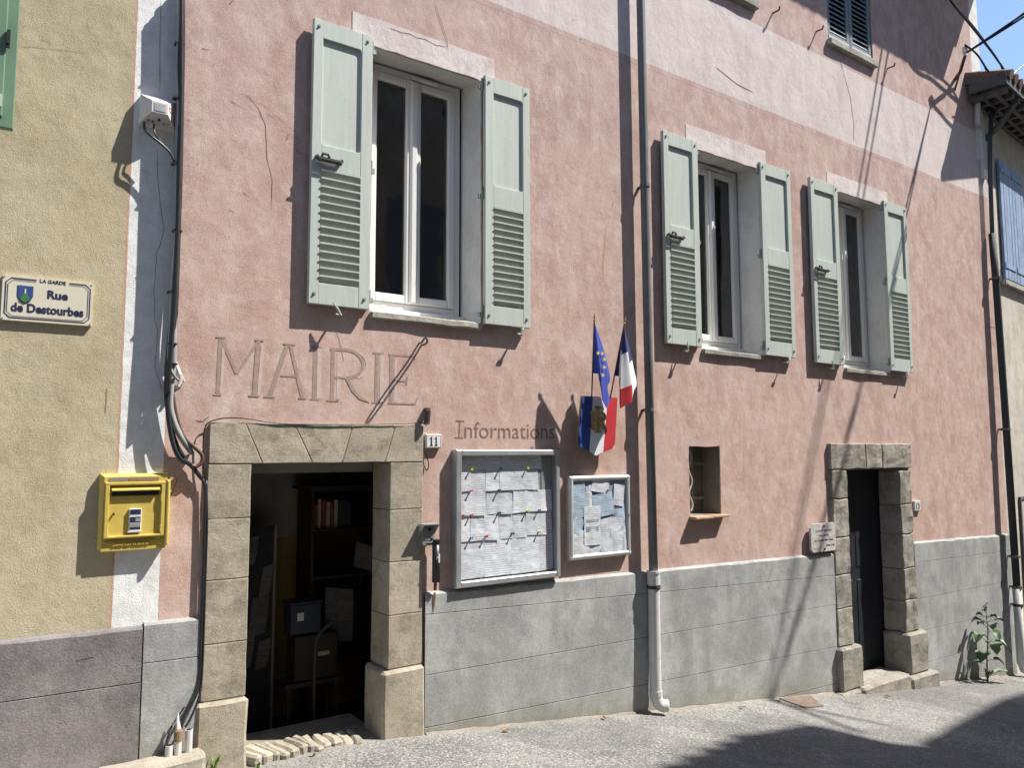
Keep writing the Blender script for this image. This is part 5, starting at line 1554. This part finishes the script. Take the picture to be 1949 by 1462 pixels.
def sheet2(x0, x1, z0, z1, y, mi, label, seed, tilt=0.0):
    def fn(u, v):
        x = x0 + (x1 - x0) * u
        z = z0 + (z1 - z0) * v + tilt * (u - 0.5)
        return (x + tilt * (0.5 - v), max(y - 0.005 * math.sin(math.pi * u) * (1 - v) - 0.006 * (0.5 + nz(u * 2, v * 2, seed, 1.6)), -0.0495), z)
    o = B().grid(fn, 5, 6).build('paper_sheet', M['sheet'][mi] if isinstance(mi, int) else M[mi], None, smooth=True, recalc=False)
    tag(o, label, 'paper', 'sheets in the small notice board')
    return o.name
for i, q in enumerate(((4.045, 4.20, 1.46, 1.74, 'sheet_blue', 'blue-white sheet at the upper left of the small notice board', 0.05), (4.26, 4.45, 1.66, 1.775, 1, 'white sheet at the top middle of the small notice board', -0.03),
                       (4.27, 4.50, 1.46, 1.65, 'sheet_blue', 'pale blue sheet right of centre in the small notice board', 0.03), (4.50, 4.62, 1.54, 1.72, 0, 'white sheet at the upper right of the small notice board', -0.02),
                       (4.05, 4.16, 1.33, 1.46, 'sheet_blue', 'blue sheet at the middle left of the small notice board', -0.04), (4.05, 4.22, 1.15, 1.35, 2, 'crumpled white sheet at the lower left of the small notice board', 0.02),
                       (4.34, 4.48, 1.155, 1.44, 0, 'white typed sheet right of the blue-lined one in the small notice board', 0.02), (4.46, 4.60, 1.155, 1.44, 1, 'white sheet at the lower right of the small notice board', -0.015))):
    sheet2(q[0], q[1], q[2], q[3], -0.0365 - 0.0008 * i, q[4], q[5], i * 3.1, q[6])
cs_name = sheet2(4.165, 4.345, 1.225, 1.55, -0.044, 2, 'curled white sheet with blue lines at the centre of the small notice board', 5.5)

bl = B()
for z in (1.432, 1.418, 1.372, 1.358, 1.344):
    bl.box(4.185, 4.325, -0.0496, -0.0492, z, z + 0.007)
o = bl.build('blue_lines', 'sheet_blue', bpy.data.objects[cs_name])
for i, q in enumerate(((4.205, 4.265, 1.48, 1.72, 1, 'narrow crumpled strip between the blue sheets of the small notice board', 0.02), (4.515, 4.63, 1.33, 1.55, 'sheet_blue', 'blue-tinted sheet at the right edge of the small notice board', 0.01),
                       (4.20, 4.36, 1.15, 1.24, 1, 'white sheet along the bottom of the small notice board', 0.01), (4.60, 4.645, 1.16, 1.36, 0, 'narrow white strip at the lower right corner of the small notice board', 0.0))):
    sheet2(q[0], q[1], q[2], q[3], -0.0355 - 0.0007 * i, q[4], q[5], 20 + i * 2.3, q[6])
o = B().tube([(4.43, -0.0445, 1.675), (4.43, -0.0495, 1.675)], 0.009, 10).build('push_pin', PIN['red'])
tag(o, 'red push pin at the upper right of the small notice board', 'push pin', 'push pins in the notice boards')

# ------------------------------------------------------------------ shield with the two flags
sd2 = thing('shield', 'tricolour shield with gold interlaced letters RF holding two flags', 'shield', (4.30, -0.08, 1.98))
XL, XR, ZT = 4.122, 4.515, 2.462
def shield_outline(g=0.0):
    c = (XL + XR) / 2
    pts = [(XL + 0.0 - g, ZT + g), (XL - 0.05 - g, 2.10), (XL - 0.046 - g, 2.065), (XL - 0.015, 2.035 - g), (XL + 0.075, 2.005 - g), (4.265, 1.968 - g * 1.4),
           (4.36, 2.005 - g), (4.45, 2.03 - g), (4.478 + g, 2.07), (4.482 + g, 2.10), (XR + g, ZT + g)]
    return pts
def clip_poly(poly, fa, fb):
    """part of the polygon between the slanting lines x = f(z)"""
    def cut(p, f, keep):
        out = []
        for i in range(len(p)):
            a, c = p[i], p[(i + 1) % len(p)]
            da, dc = (a[0] - f(a[1])) * keep, (c[0] - f(c[1])) * keep
            if da >= 0:
                out.append(a)
            if da * dc < 0:
                t = da / (da - dc)
                out.append((a[0] + (c[0] - a[0]) * t, a[1] + (c[1] - a[1]) * t))
        return out
    return cut(cut(poly, fa, 1), fb, -1)
B().prism(shield_outline(0.004), -0.088, -0.072).build('rim', 'gold', sd2)
fA = lambda z: 4.238 - 0.045 * (ZT - z) / 0.46
fB = lambda z: 4.405 - 0.06 * (ZT - z) / 0.46
for nm, lo, hi, m in (('blue_field', lambda z: -9, fA, 'f_blue'), ('white_field', fA, fB, 'f_white'), ('red_field', fB, lambda z: 99, 'f_red')):
    B().prism(clip_poly(shield_outline(), lo, hi), -0.0915, -0.0885).build(nm, m, sd2)
B().box(4.2, 4.4, -0.074, 0.02, 2.25, 2.32).build('wall_bracket', 'iron', sd2)
def gold_bar(b, pts, w, y):
    b.ribbon(pts, w, y)
gl = B()
def bar(x0, x1, z0, z1):
    gl.box(x0, x1, -0.102, -0.0925, z0, z1)
gl.cur = 0
F_ = B()
for x0, x1, z0, z1 in ((4.270, 4.305, 2.165, 2.385), (4.255, 4.345, 2.365, 2.385), (4.305, 4.335, 2.275, 2.292), (4.25, 4.325, 2.160, 2.176)):
    F_.cbox(x0, x1, -0.099, -0.0925, z0, z1, 0.003)
F_.build('letter_f', 'gold', sd2)
R_ = B()
for x0, x1, z0, z1 in ((4.212, 4.245, 2.190, 2.330), (4.195, 4.262, 2.184, 2.198), (4.20, 4.33, 2.322, 2.338)):
    R_.cbox(x0, x1, -0.104, -0.0935, z0, z1, 0.003)
bow = [(4.33, 2.331), (4.358, 2.318), (4.366, 2.295), (4.356, 2.272), (4.325, 2.262), (4.245, 2.262)]
for (a, c) in zip(bow, bow[1:]):
    d = Vector((c[0] - a[0], c[1] - a[1])).normalized()
    nn = Vector((-d.y, d.x)) * 0.010
    R_.prism([(a[0] - nn.x, a[1] - nn.y), (c[0] - nn.x, c[1] - nn.y), (c[0] + nn.x, c[1] + nn.y), (a[0] + nn.x, a[1] + nn.y)], -0.104, -0.0935)
R_.prism([(4.345, 2.185), (4.395, 2.185), (4.392, 2.195), (4.375, 2.20), (4.315, 2.268), (4.28, 2.262)], -0.1045, -0.094)
R_.build('letter_r', 'gold', sd2)

def flag(name, label, base, tip, folds, mats, colour, stars=None):
    """folds: columns of (x, y, z) running from the top of the cloth to its hem"""
    f = thing(name, label, 'flag', base, 'flags above the shield')
    b, t = Vector(base), Vector(tip)
    B().tube([b, t], 0.006, 8).build('pole', 'iron', f)
    d = (t - b).normalized()
    B().tube([t - d * 0.01, t + d * 0.012, t + d * 0.02, t + d * 0.035, t + d * 0.07], [0.006, 0.010, 0.005, 0.009, 0.001], 8).build('finial', 'gold', f)
    cols = [smooth_path(c, 8) for c in folds]
    nv = len(cols[0]) - 1
    # subdivide sideways with a smooth ripple
    grid, us = [], []
    nsub = 8
    for i in range(len(cols) - 1):
        for k in range(nsub + (1 if i == len(cols) - 2 else 0)):
            tt = k / nsub
            s_ = tt * tt * (3 - 2 * tt)
            grid.append([cols[i][j].lerp(cols[i + 1][j], tt) + Vector((0, (cols[i + 1][j].y - cols[i][j].y) * (s_ - tt), 0)) for j in range(nv + 1)])
            us.append((i + tt) / (len(cols) - 1))
    bb = B()
    nu = len(grid) - 1
    bb.v = [tuple(grid[i][j]) for j in range(nv + 1) for i in range(nu + 1)]
    for j in range(nv):
        for i in range(nu):
            bb.f.append((j * (nu + 1) + i, j * (nu + 1) + i + 1, (j + 1) * (nu + 1) + i + 1, (j + 1) * (nu + 1) + i))
            bb.mi.append(colour((us[i] + us[i + 1]) / 2, (j + 0.5) / nv))
    o = bb.build('cloth', mats, f, smooth=True, recalc=False)
    if stars:
        for i, (p, s_) in enumerate(stars):
            st_ = B()
            pts = [(p[0] + s_ * (1 if q % 2 == 0 else 0.42) * math.sin(q * math.pi / 5 + 0.2), p[2] + s_ * (1 if q % 2 == 0 else 0.42) * math.cos(q * math.pi / 5 + 0.2)) for q in range(10)]
            st_.prism(pts[::-1], p[1] - 0.003, p[1])
            st_.build('star', 'star', o)
    return f
# folds measured at the depth the cloth hangs
flag('star_flag', 'dark blue flag with yellow stars hanging from the left pole', (4.198, -0.12, 2.417), (4.138, -0.235, 3.072),
     [[(4.135, -0.235, 3.037), (4.148, -0.21, 2.91), (4.162, -0.185, 2.783), (4.172, -0.165, 2.662), (4.172, -0.165, 2.658)],
      [(4.135, -0.245, 3.044), (4.157, -0.23, 2.908), (4.18, -0.22, 2.758), (4.207, -0.2, 2.657), (4.213, -0.2, 2.644)],
      [(4.132, -0.255, 3.043), (4.133, -0.27, 2.88), (4.148, -0.275, 2.686), (4.172, -0.27, 2.515), (4.186, -0.265, 2.421)],
      [(4.14, -0.245, 3.045), (4.196, -0.25, 2.887), (4.24, -0.255, 2.693), (4.259, -0.25, 2.498), (4.244, -0.25, 2.359)],
      [(4.149, -0.235, 3.047), (4.246, -0.225, 2.85), (4.317, -0.22, 2.622), (4.286, -0.22, 2.532), (4.319, -0.22, 2.428)]],
     ['eu_blue'], lambda u, v: 0,
     [((4.13, -0.285, 2.804), 0.020), ((4.184, -0.275, 2.805), 0.020), ((4.209, -0.272, 2.759), 0.021), ((4.203, -0.277, 2.693), 0.021), ((4.18, -0.283, 2.626), 0.021)])
def tri(u, v):
    if u < 0.30:
        return 0
    a = 0.30 - 0.06 * (u - 0.3) + (0.14 if u > 0.78 else 0)
    c = 0.62 + 0.10 * (u - 0.3) + (0.34 if u > 0.78 else 0)
    return 0 if v < a else 1 if v < c else 2
flag('tricolour_flag', 'blue white and red flag hanging from the right pole', (4.397, -0.12, 2.424), (4.473, -0.235, 3.077),
     [[(4.466, -0.235, 3.041), (4.456, -0.21, 2.912), (4.439, -0.18, 2.757), (4.42, -0.165, 2.654), (4.42, -0.165, 2.65)],
      [(4.456, -0.245, 3.043), (4.444, -0.23, 2.909), (4.441, -0.21, 2.754), (4.451, -0.19, 2.649), (4.451, -0.19, 2.64)],
      [(4.447, -0.255, 3.041), (4.41, -0.265, 2.836), (4.388, -0.265, 2.635), (4.388, -0.255, 2.46), (4.396, -0.25, 2.359)],
      [(4.444, -0.265, 3.039), (4.451, -0.285, 2.859), (4.483, -0.285, 2.661), (4.507, -0.275, 2.508), (4.516, -0.27, 2.42)],
      [(4.472, -0.235, 3.046), (4.529, -0.235, 2.893), (4.574, -0.235, 2.715), (4.608, -0.235, 2.578), (4.546, -0.24, 2.498)]],
     ['c_blue', 'f_white', 'f_red'], tri)

# ------------------------------------------------------------------ marble plaque
pq = thing('plaque', 'pale marble plaque with clipped corners beside the narrow doorway', 'plaque', (7.48, -0.02, 0.92))
c_ = 0.045
qx0, qx1, qz0, qz1 = 7.262, 7.702, 0.935, 1.232
B().prism([(qx0 + c_ * .8, qz0), (qx1 - c_ * .6, qz0), (qx1, qz0 + c_ * .6), (qx1, qz1 - c_ * .4), (qx1 - c_ * .6, qz1), (qx0 + c_, qz1), (qx0, qz1 - c_), (qx0, qz0 + c_ * .8)], -0.056, -0.03).build('slab', 'marble', pq)
for tx, z, w, h in (('FAÇADE RÉALISÉE', 1.148, 0.29, 0.026), ("avec l'aide", 1.098, 0.17, 0.022), ('du Comité des Fêtes', 1.046, 0.34, 0.022)):
    lettering('lettering', tx, 'dark_print', pq, 7.49, -0.0565, z, width=w, height=h, align='CENTER', bold=0.001, ext=0.0006)
lettering('lettering', '1988.1990', 'dark_print', pq, 7.60, -0.0565, 0.985, width=0.15, height=0.022, align='CENTER', ext=0.0006, bold=0.001)
for z in (1.205, 0.962):
    B().tube([(7.49, -0.068, z), (7.49, -0.054, z)], 0.011, 8).build('bolt', 'iron', pq)

# ------------------------------------------------------------------ cable bracket and overhead cables at the far corner
cbk = thing('cable_bracket', 'iron cable bracket with a white insulator ring high on the pink corner', 'bracket', (11.05, -0.1, 7.3))
B().tube([(11.12, 0.03, 7.22), (11.0, -0.12, 7.26), (10.86, -0.26, 7.40)], 0.022, 8).build('arm', 'rust', cbk)
B().tube([(11.12, 0.03, 7.05), (10.95, -0.17, 7.33)], 0.014, 8).build('brace', 'rust', cbk)
ring = [(10.84 + 0.045 * math.cos(a * math.pi / 8), -0.27, 7.45 + 0.055 * math.sin(a * math.pi / 8)) for a in range(17)]
B().tube(ring, 0.016, 8).build('insulator', 'enamel_white', cbk)
def ocable(pts, r, label, sag=0.0, n=10):
    pts = [Vector(p) for p in pts]
    if len(pts) == 2:
        a, c = pts
        pts = [a.lerp(c, i / 24) + Vector((0, 0, -4 * sag * (i / 24) * (1 - i / 24))) for i in range(25)]
    else:
        pts = smooth_path(pts, n)
    return tag(B().tube(pts, r, 8).build('overhead_cable', 'black', smooth=True), label, 'cable', 'overhead cables at the far corner')
cbd = thing('cable_bundle', 'bundle of three black cables leaving the far corner across the street', 'cable', (10.84, -0.29, 7.40), 'overhead cables at the far corner')
for q in range(3):
    a_, c_2 = Vector((10.84, -0.29, 7.42)), Vector((14.65, -6.2, 13.4))
    pp = []
    for i in range(41):
        t = i / 40
        o_ = Vector((0.035 * math.cos(q * 2.09 + t * 14), 0, 0.030 * math.sin(q * 2.09 + t * 14))) * min(1, t * 8)
        pp.append(a_.lerp(c_2, t) + Vector((0, 0, -4 * 0.55 * t * (1 - t))) + o_)
    B().tube(pp, 0.014, 8).build('strand', 'black', cbd, smooth=True)
ocable([(10.80, -0.29, 7.52), (11.1, -0.31, 7.46), (11.5, -0.30, 7.30), (11.9, -0.30, 7.34), (12.35, -0.36, 7.62), (13.2, -0.5, 8.3)], 0.013, 'black cable bundle sagging from the insulator towards the right')
ocable([(11.86, -0.12, 6.75), (11.92, -0.24, 7.05), (12.0, -0.3, 7.40), (11.75, -0.28, 7.62), (11.0, -0.30, 7.84), (10.34, -0.32, 8.02), (9.3, -0.2, 8.8)], 0.014, 'twisted black cable rising along the pink wall from the far corner')
ocable([(11.84, -0.10, 6.85), (11.97, -0.24, 7.2), (11.88, -0.29, 7.52), (11.4, -0.27, 7.80), (10.9, -0.29, 7.93), (10.34, -0.31, 8.05), (9.3, -0.18, 8.83)], 0.010, 'thinner black cable twisted along the rising one at the far corner')
for dx in (0.0, 0.14):
    ocable([(10.42 + dx, -0.74, 9.12), (15.27 + dx * 0.2, -6.2, 13.45)], 0.015, 'slack cable from the eaves across the street, %s of a pair' % ('left' if dx == 0 else 'right'), 0.35)
tg = thing('cable_tangle', 'tangle of black cables bunched at the pink corner under the neighbouring eave', 'cable', (11.80, -0.1, 6.6))
for i in range(4):
    x = 11.74 + 0.035 * i
    B().tube(smooth_path([(11.4 + 0.1 * i, -0.27, 7.38), (x + 0.05, -0.2, 7.25), (x + 0.09, -0.14, 6.95), (x + 0.07, -0.10, 6.6), (x + 0.04, -0.08, 6.0), (x + 0.01, -0.07, 5.0)], 5), 0.008, 8).build('strand', 'black', tg, smooth=True)
wc = thing('white_conduit', 'short white conduit on the pink corner below the cables', 'conduit', (11.70, -0.05, 6.2))
B().tube(smooth_path([(11.60, -0.07, 7.02), (11.60, -0.06, 6.85), (11.57, -0.06, 6.65)], 4), 0.038, 10).build('pipe', 'pvc_pipe', wc, smooth=True)
B().box(11.73, 11.83, -0.045, -0.002, 5.92, 6.75).build('trunking', 'box_white', wc)

# ------------------------------------------------------------------ weed at the foot of the wall, tufts of grass
wd = thing('tall_weed', 'tall leafy weed growing at the foot of the wall by the far downpipe', 'plant', (10.634, -0.203, -0.916))
gx, gy, gzz = (10.634, -0.203, -0.916)
stem = smooth_path([(gx, gy, gzz - 0.03), (gx + 0.01, gy, gzz + 0.25), (gx + 0.05, gy - 0.01, gzz + 0.6), (gx + 0.05, gy, gzz + 0.98)], 6)
B().tube(stem, [0.012 - 0.009 * i / (len(stem) - 1) for i in range(len(stem))], 8).build('stem', 'stem', wd, smooth=True)
random.seed(3)
def leaf(base, ang, length, width, droop, up):
    d = Vector((math.cos(ang), math.sin(ang), 0))
    side = Vector((-d.y, d.x, 0))
    pet = Vector(base) + d * length * 0.55 + Vector((0, 0, up))
    p = B()
    p.tube(smooth_path([base, Vector(base).lerp(pet, 0.5) + Vector((0, 0, 0.02)), pet], 4), 0.004, 6)
    ps = p.build('petiole', 'stem', wd)
    def fn(u, v):
        t = v
        w = width * math.sin(math.pi * min(1, 0.12 + 0.88 * t)) ** 0.6 * (1 + 0.16 * math.sin(5 * math.pi * t))
        c = pet + d * length * (t * 0.9) + Vector((0, 0, 0.03 * math.sin(t * 2.5) - droop * t * t))
        return tuple(c + side * w * (u - 0.5) + Vector((0, 0, 0.05 * abs(u - 0.5) + 0.012 * nz(u * 3, v * 3, base[2], 1.5))))
    B().grid(fn, 4, 6).build('leaf', 'leaf', wd, smooth=True, recalc=False)
for h, ang, L_, w, dr_, up in ((0.12, 0.3, 0.20, 0.12, 0.10, 0.03), (0.15, -0.5, 0.22, 0.12, 0.04, 0.05), (0.45, 3.3, 0.20, 0.17, 0.12, 0.02), (0.48, 0.1, 0.24, 0.17, 0.20, 0.08), (0.50, -0.7, 0.20, 0.16, 0.16, 0.05), (0.66, 3.0, 0.18, 0.15, 0.12, 0.05),
                               (0.70, 4.1, 0.16, 0.13, 0.12, 0.04), (0.70, 0.2, 0.20, 0.14, 0.12, 0.08), (0.78, 2.4, 0.13, 0.09, 0.05, 0.03), (0.82, 5.6, 0.14, 0.08, 0.03, 0.03), (0.90, 3.2, 0.08, 0.04, 0.01, 0.02), (0.94, 0.4, 0.07, 0.035, 0.0, 0.02), (0.30, 2.2, 0.12, 0.08, 0.06, 0.03), (0.36, 5.2, 0.13, 0.09, 0.08, 0.03), (0.58, 1.4, 0.14, 0.10, 0.08, 0.04), (0.60, 5.0, 0.15, 0.11, 0.09, 0.03), (0.74, 1.2, 0.11, 0.07, 0.05, 0.03), (0.86, 4.6, 0.09, 0.05, 0.02, 0.02), (0.88, 1.9, 0.08, 0.045, 0.02, 0.02), (0.20, 3.6, 0.10, 0.06, 0.05, 0.02)):
    leaf(tuple(stem[int(h * (len(stem) - 1))]), ang, L_, w, dr_, up)
for i in range(7):
    a = i * 0.9
    B().tube([(gx + 0.05 + 0.02 * math.cos(a), gy + 0.02 * math.sin(a), gzz + 0.90 + 0.014 * i), (gx + 0.05 + 0.03 * math.cos(a), gy + 0.03 * math.sin(a), gzz + 0.905 + 0.014 * i)], [0.010, 0.006], 6).build('bud', 'stem', wd)
def tuft(loc, label, n=7, s=0.06):
    t = thing('grass_tuft', label, 'grass', loc, 'weeds along the wall foot')
    random.seed(int(loc[0] * 1000))
    for i in range(n):
        a = random.uniform(0, 6.28)
        h = s * random.uniform(0.6, 1.3)
        p = Vector(loc)
        d = Vector((math.cos(a), math.sin(a) * 0.6, 0)) * h * 0.6
        sd3 = Vector((-math.sin(a), math.cos(a), 0)) * 0.008
        B().add([p - sd3, p + sd3, p + d * 0.5 + sd3 + Vector((0, 0, h * 0.7)), p + d * 0.5 - sd3 + Vector((0, 0, h * 0.7)), p + d + Vector((0, 0, h))], [(0, 1, 2, 3), (3, 2, 4)]).build('blade', 'grass', t)
tuft((1.25, -0.09, 0.10), 'bright green weed between the stone block and the doorway', 8, 0.10)
tuft((1.50, -0.12, 0.07), 'small weed at the left end of the brick threshold', 6, 0.05)
tuft((1.86, -0.08, 0.045), 'dry weed at the middle of the brick threshold', 6, 0.04)
tuft((11.0, -0.05, gz(11.0) + 0.0), 'small weed behind the tall leafy plant', 5, 0.08)

# rusty inspection plate let into the street
pc = [(6.675, -0.031, -0.451), (7.237, 0.042, -0.517), (6.909, -0.362, -0.479), (6.621, -0.363, -0.445)]
pb = B()
pb.add([(p[0], p[1], p[2] + 0.007) for p in pc] + [(p[0], p[1], p[2] - 0.02) for p in pc], [(0, 1, 2, 3), (0, 4, 5, 1), (1, 5, 6, 2), (2, 6, 7, 3), (3, 7, 4, 0)])
tag(pb.build('inspection_plate', 'plate'), 'rust-brown iron inspection plate set in the street near the narrow doorway', 'cover')
# grit and bits swept against the wall foot
random.seed(12)
gr = B()
for i in range(900):
    x = random.uniform(2.5, 11.7)
    if 7.55 < x < 9.55 and random.random() < 0.6:
        continue
    y = -0.05 - abs(random.gauss(0, 0.16)) - (0.12 if 7.5 < x < 9.6 else 0)
    s_ = random.uniform(0.003, 0.009)
    z = gz(x) + 0.010 * nz(x, y, 0, 0.9) + 0.005 * nz(x, y, 3, 3.0)
    a_ = random.uniform(0, 3)
    c2, s2 = math.cos(a_) * s_, math.sin(a_) * s_
    gr.add([(x + c2, y + s2, z), (x - s2, y + c2, z), (x - c2, y - s2, z), (x + s2, y - c2, z), (x + c2 * 0.3, y + s2 * 0.3, z + s_ * 1.1)], [(0, 1, 4), (1, 2, 4), (2, 3, 4), (3, 0, 4)])
go = gr.build('grit', 'grit')
go['kind'] = 'stuff'
go['label'] = 'pale grit swept against the foot of the wall'
go['category'] = 'grit'
for i, (x, y, lb) in enumerate(((3.3, -0.16, 'below the large notice board'), (4.3, -0.11, 'below the small notice board'), (5.9, -0.2, 'below the small barred window'), (6.6, -0.1, 'against the plinth left of the iron plate'), (8.1, -0.33, 'before the narrow doorway step'), (10.1, -0.14, 'left of the tall weed'))):
    z = gz(x) + 0.012 + 0.010 * nz(x, y, 0, 0.9) + 0.005 * nz(x, y, 3, 3.0)
    a_ = i * 1.3
    d, n_ = Vector((math.cos(a_), math.sin(a_), 0)), Vector((-math.sin(a_), math.cos(a_), 0))
    lf = B().grid(lambda u, v: tuple(Vector((x, y, z)) + d * 0.06 * (v - 0.5) + n_ * 0.034 * (u - 0.5) * math.sin(math.pi * (0.1 + 0.8 * v)) + Vector((0, 0, 0.016 * abs(u - 0.5) + 0.012 * (v - 0.5) ** 2))), 2, 4)
    tag(lf.build('dead_leaf', 'dead_leaf', recalc=False), 'small dry brown leaf on the street ' + lb, 'leaf', 'dry leaves by the wall')
# mortar fillet along the wall foot
fil = B()
xs = [2.70 + 0.1 * i for i in range(50)]
for (xa, xb_) in ((2.70, 7.62), (9.52, 11.85)):
    n = int((xb_ - xa) / 0.08)
    rws = []
    for i in range(n + 1):
        x = xa + (xb_ - xa) * i / n
        g0 = gz(x)
        d = 0.022 + 0.024 * nz(x, 0, 0, 4) + 0.012 * nz(x, 3, 0, 15)
        rws.append([(x, -0.034, g0 + 0.016 + 0.016 * nz(x, 7, 0, 6)), (x, -0.034 - d * 0.4, g0 + 0.010 + 0.006 * nz(x, 2, 0, 9)), (x, -0.034 - max(d, 0.012), g0 - 0.012)])
    o_ = len(fil.v)
    fil.add([p for r in rws for p in r], [(i * 3 + k, i * 3 + k + 3, i * 3 + k + 4, i * 3 + k + 1) for i in range(n) for k in range(2)])
fo = fil.build('gutter_fillet', 'mortar', smooth=True)
struct(fo)

# ------------------------------------------------------------------ houses across the street, behind the camera; their roofs shade the street
def saw(a, c, n, dep):
    out = []
    for i in range(n):
        t = i / n
        x, z = a[0] + (c[0] - a[0]) * t, a[1] + (c[1] - a[1]) * t
        x2, z2 = a[0] + (c[0] - a[0]) * (t + 0.75 / n), a[1] + (c[1] - a[1]) * (t + 0.75 / n)
        out += [(x, z), (x2, z2 + dep)]
    return out
oa = thing('opposite_house', 'tall plastered house across the street whose tiled gable shades the road', 'house', (8, -7, 0), 'houses across the street')
poly = [(-8, -1), (13.7, -3), (13.84, 12.1), (14.5, 13.5), (14.57, 13.82), (13.86, 13.80)] + saw((13.86, 13.78), (10.9, 12.40), 7, 0.30) + [(4.0, 8.6), (-8, 8.4)]
B().prism(poly, -6.0, -6.35).build('wall', 'opp_wall', oa)
for i, x in enumerate((-5, -1.5, 2.0, 5.5, 9.0)):
    for z in (1.5, 4.6):
        B().box(x, x + 1.0, -6.03, -5.985, z, z + 1.7).build('shutter', 'slate_blue', oa)
ob = thing('opposite_house', 'lower neighbour across the street with a long sloping roof edge', 'house', (18, -7, -2), 'houses across the street')
B().prism([(13.9, -3), (26, -4), (26, 14.9), (19.2, 13.54), (18.08, 13.34), (15.2, 12.35), (14.66, 12.13), (14.0, 11.91)], -6.02, -6.4).build('wall', 'opp_wall', ob)
for i, x in enumerate((15.5, 19.0, 22.0)):
    for z in (0.5, 3.6, 7.0):
        B().box(x, x + 1.0, -6.05, -6.0, z, z + 1.7).build('shutter', 'slate_blue', ob)
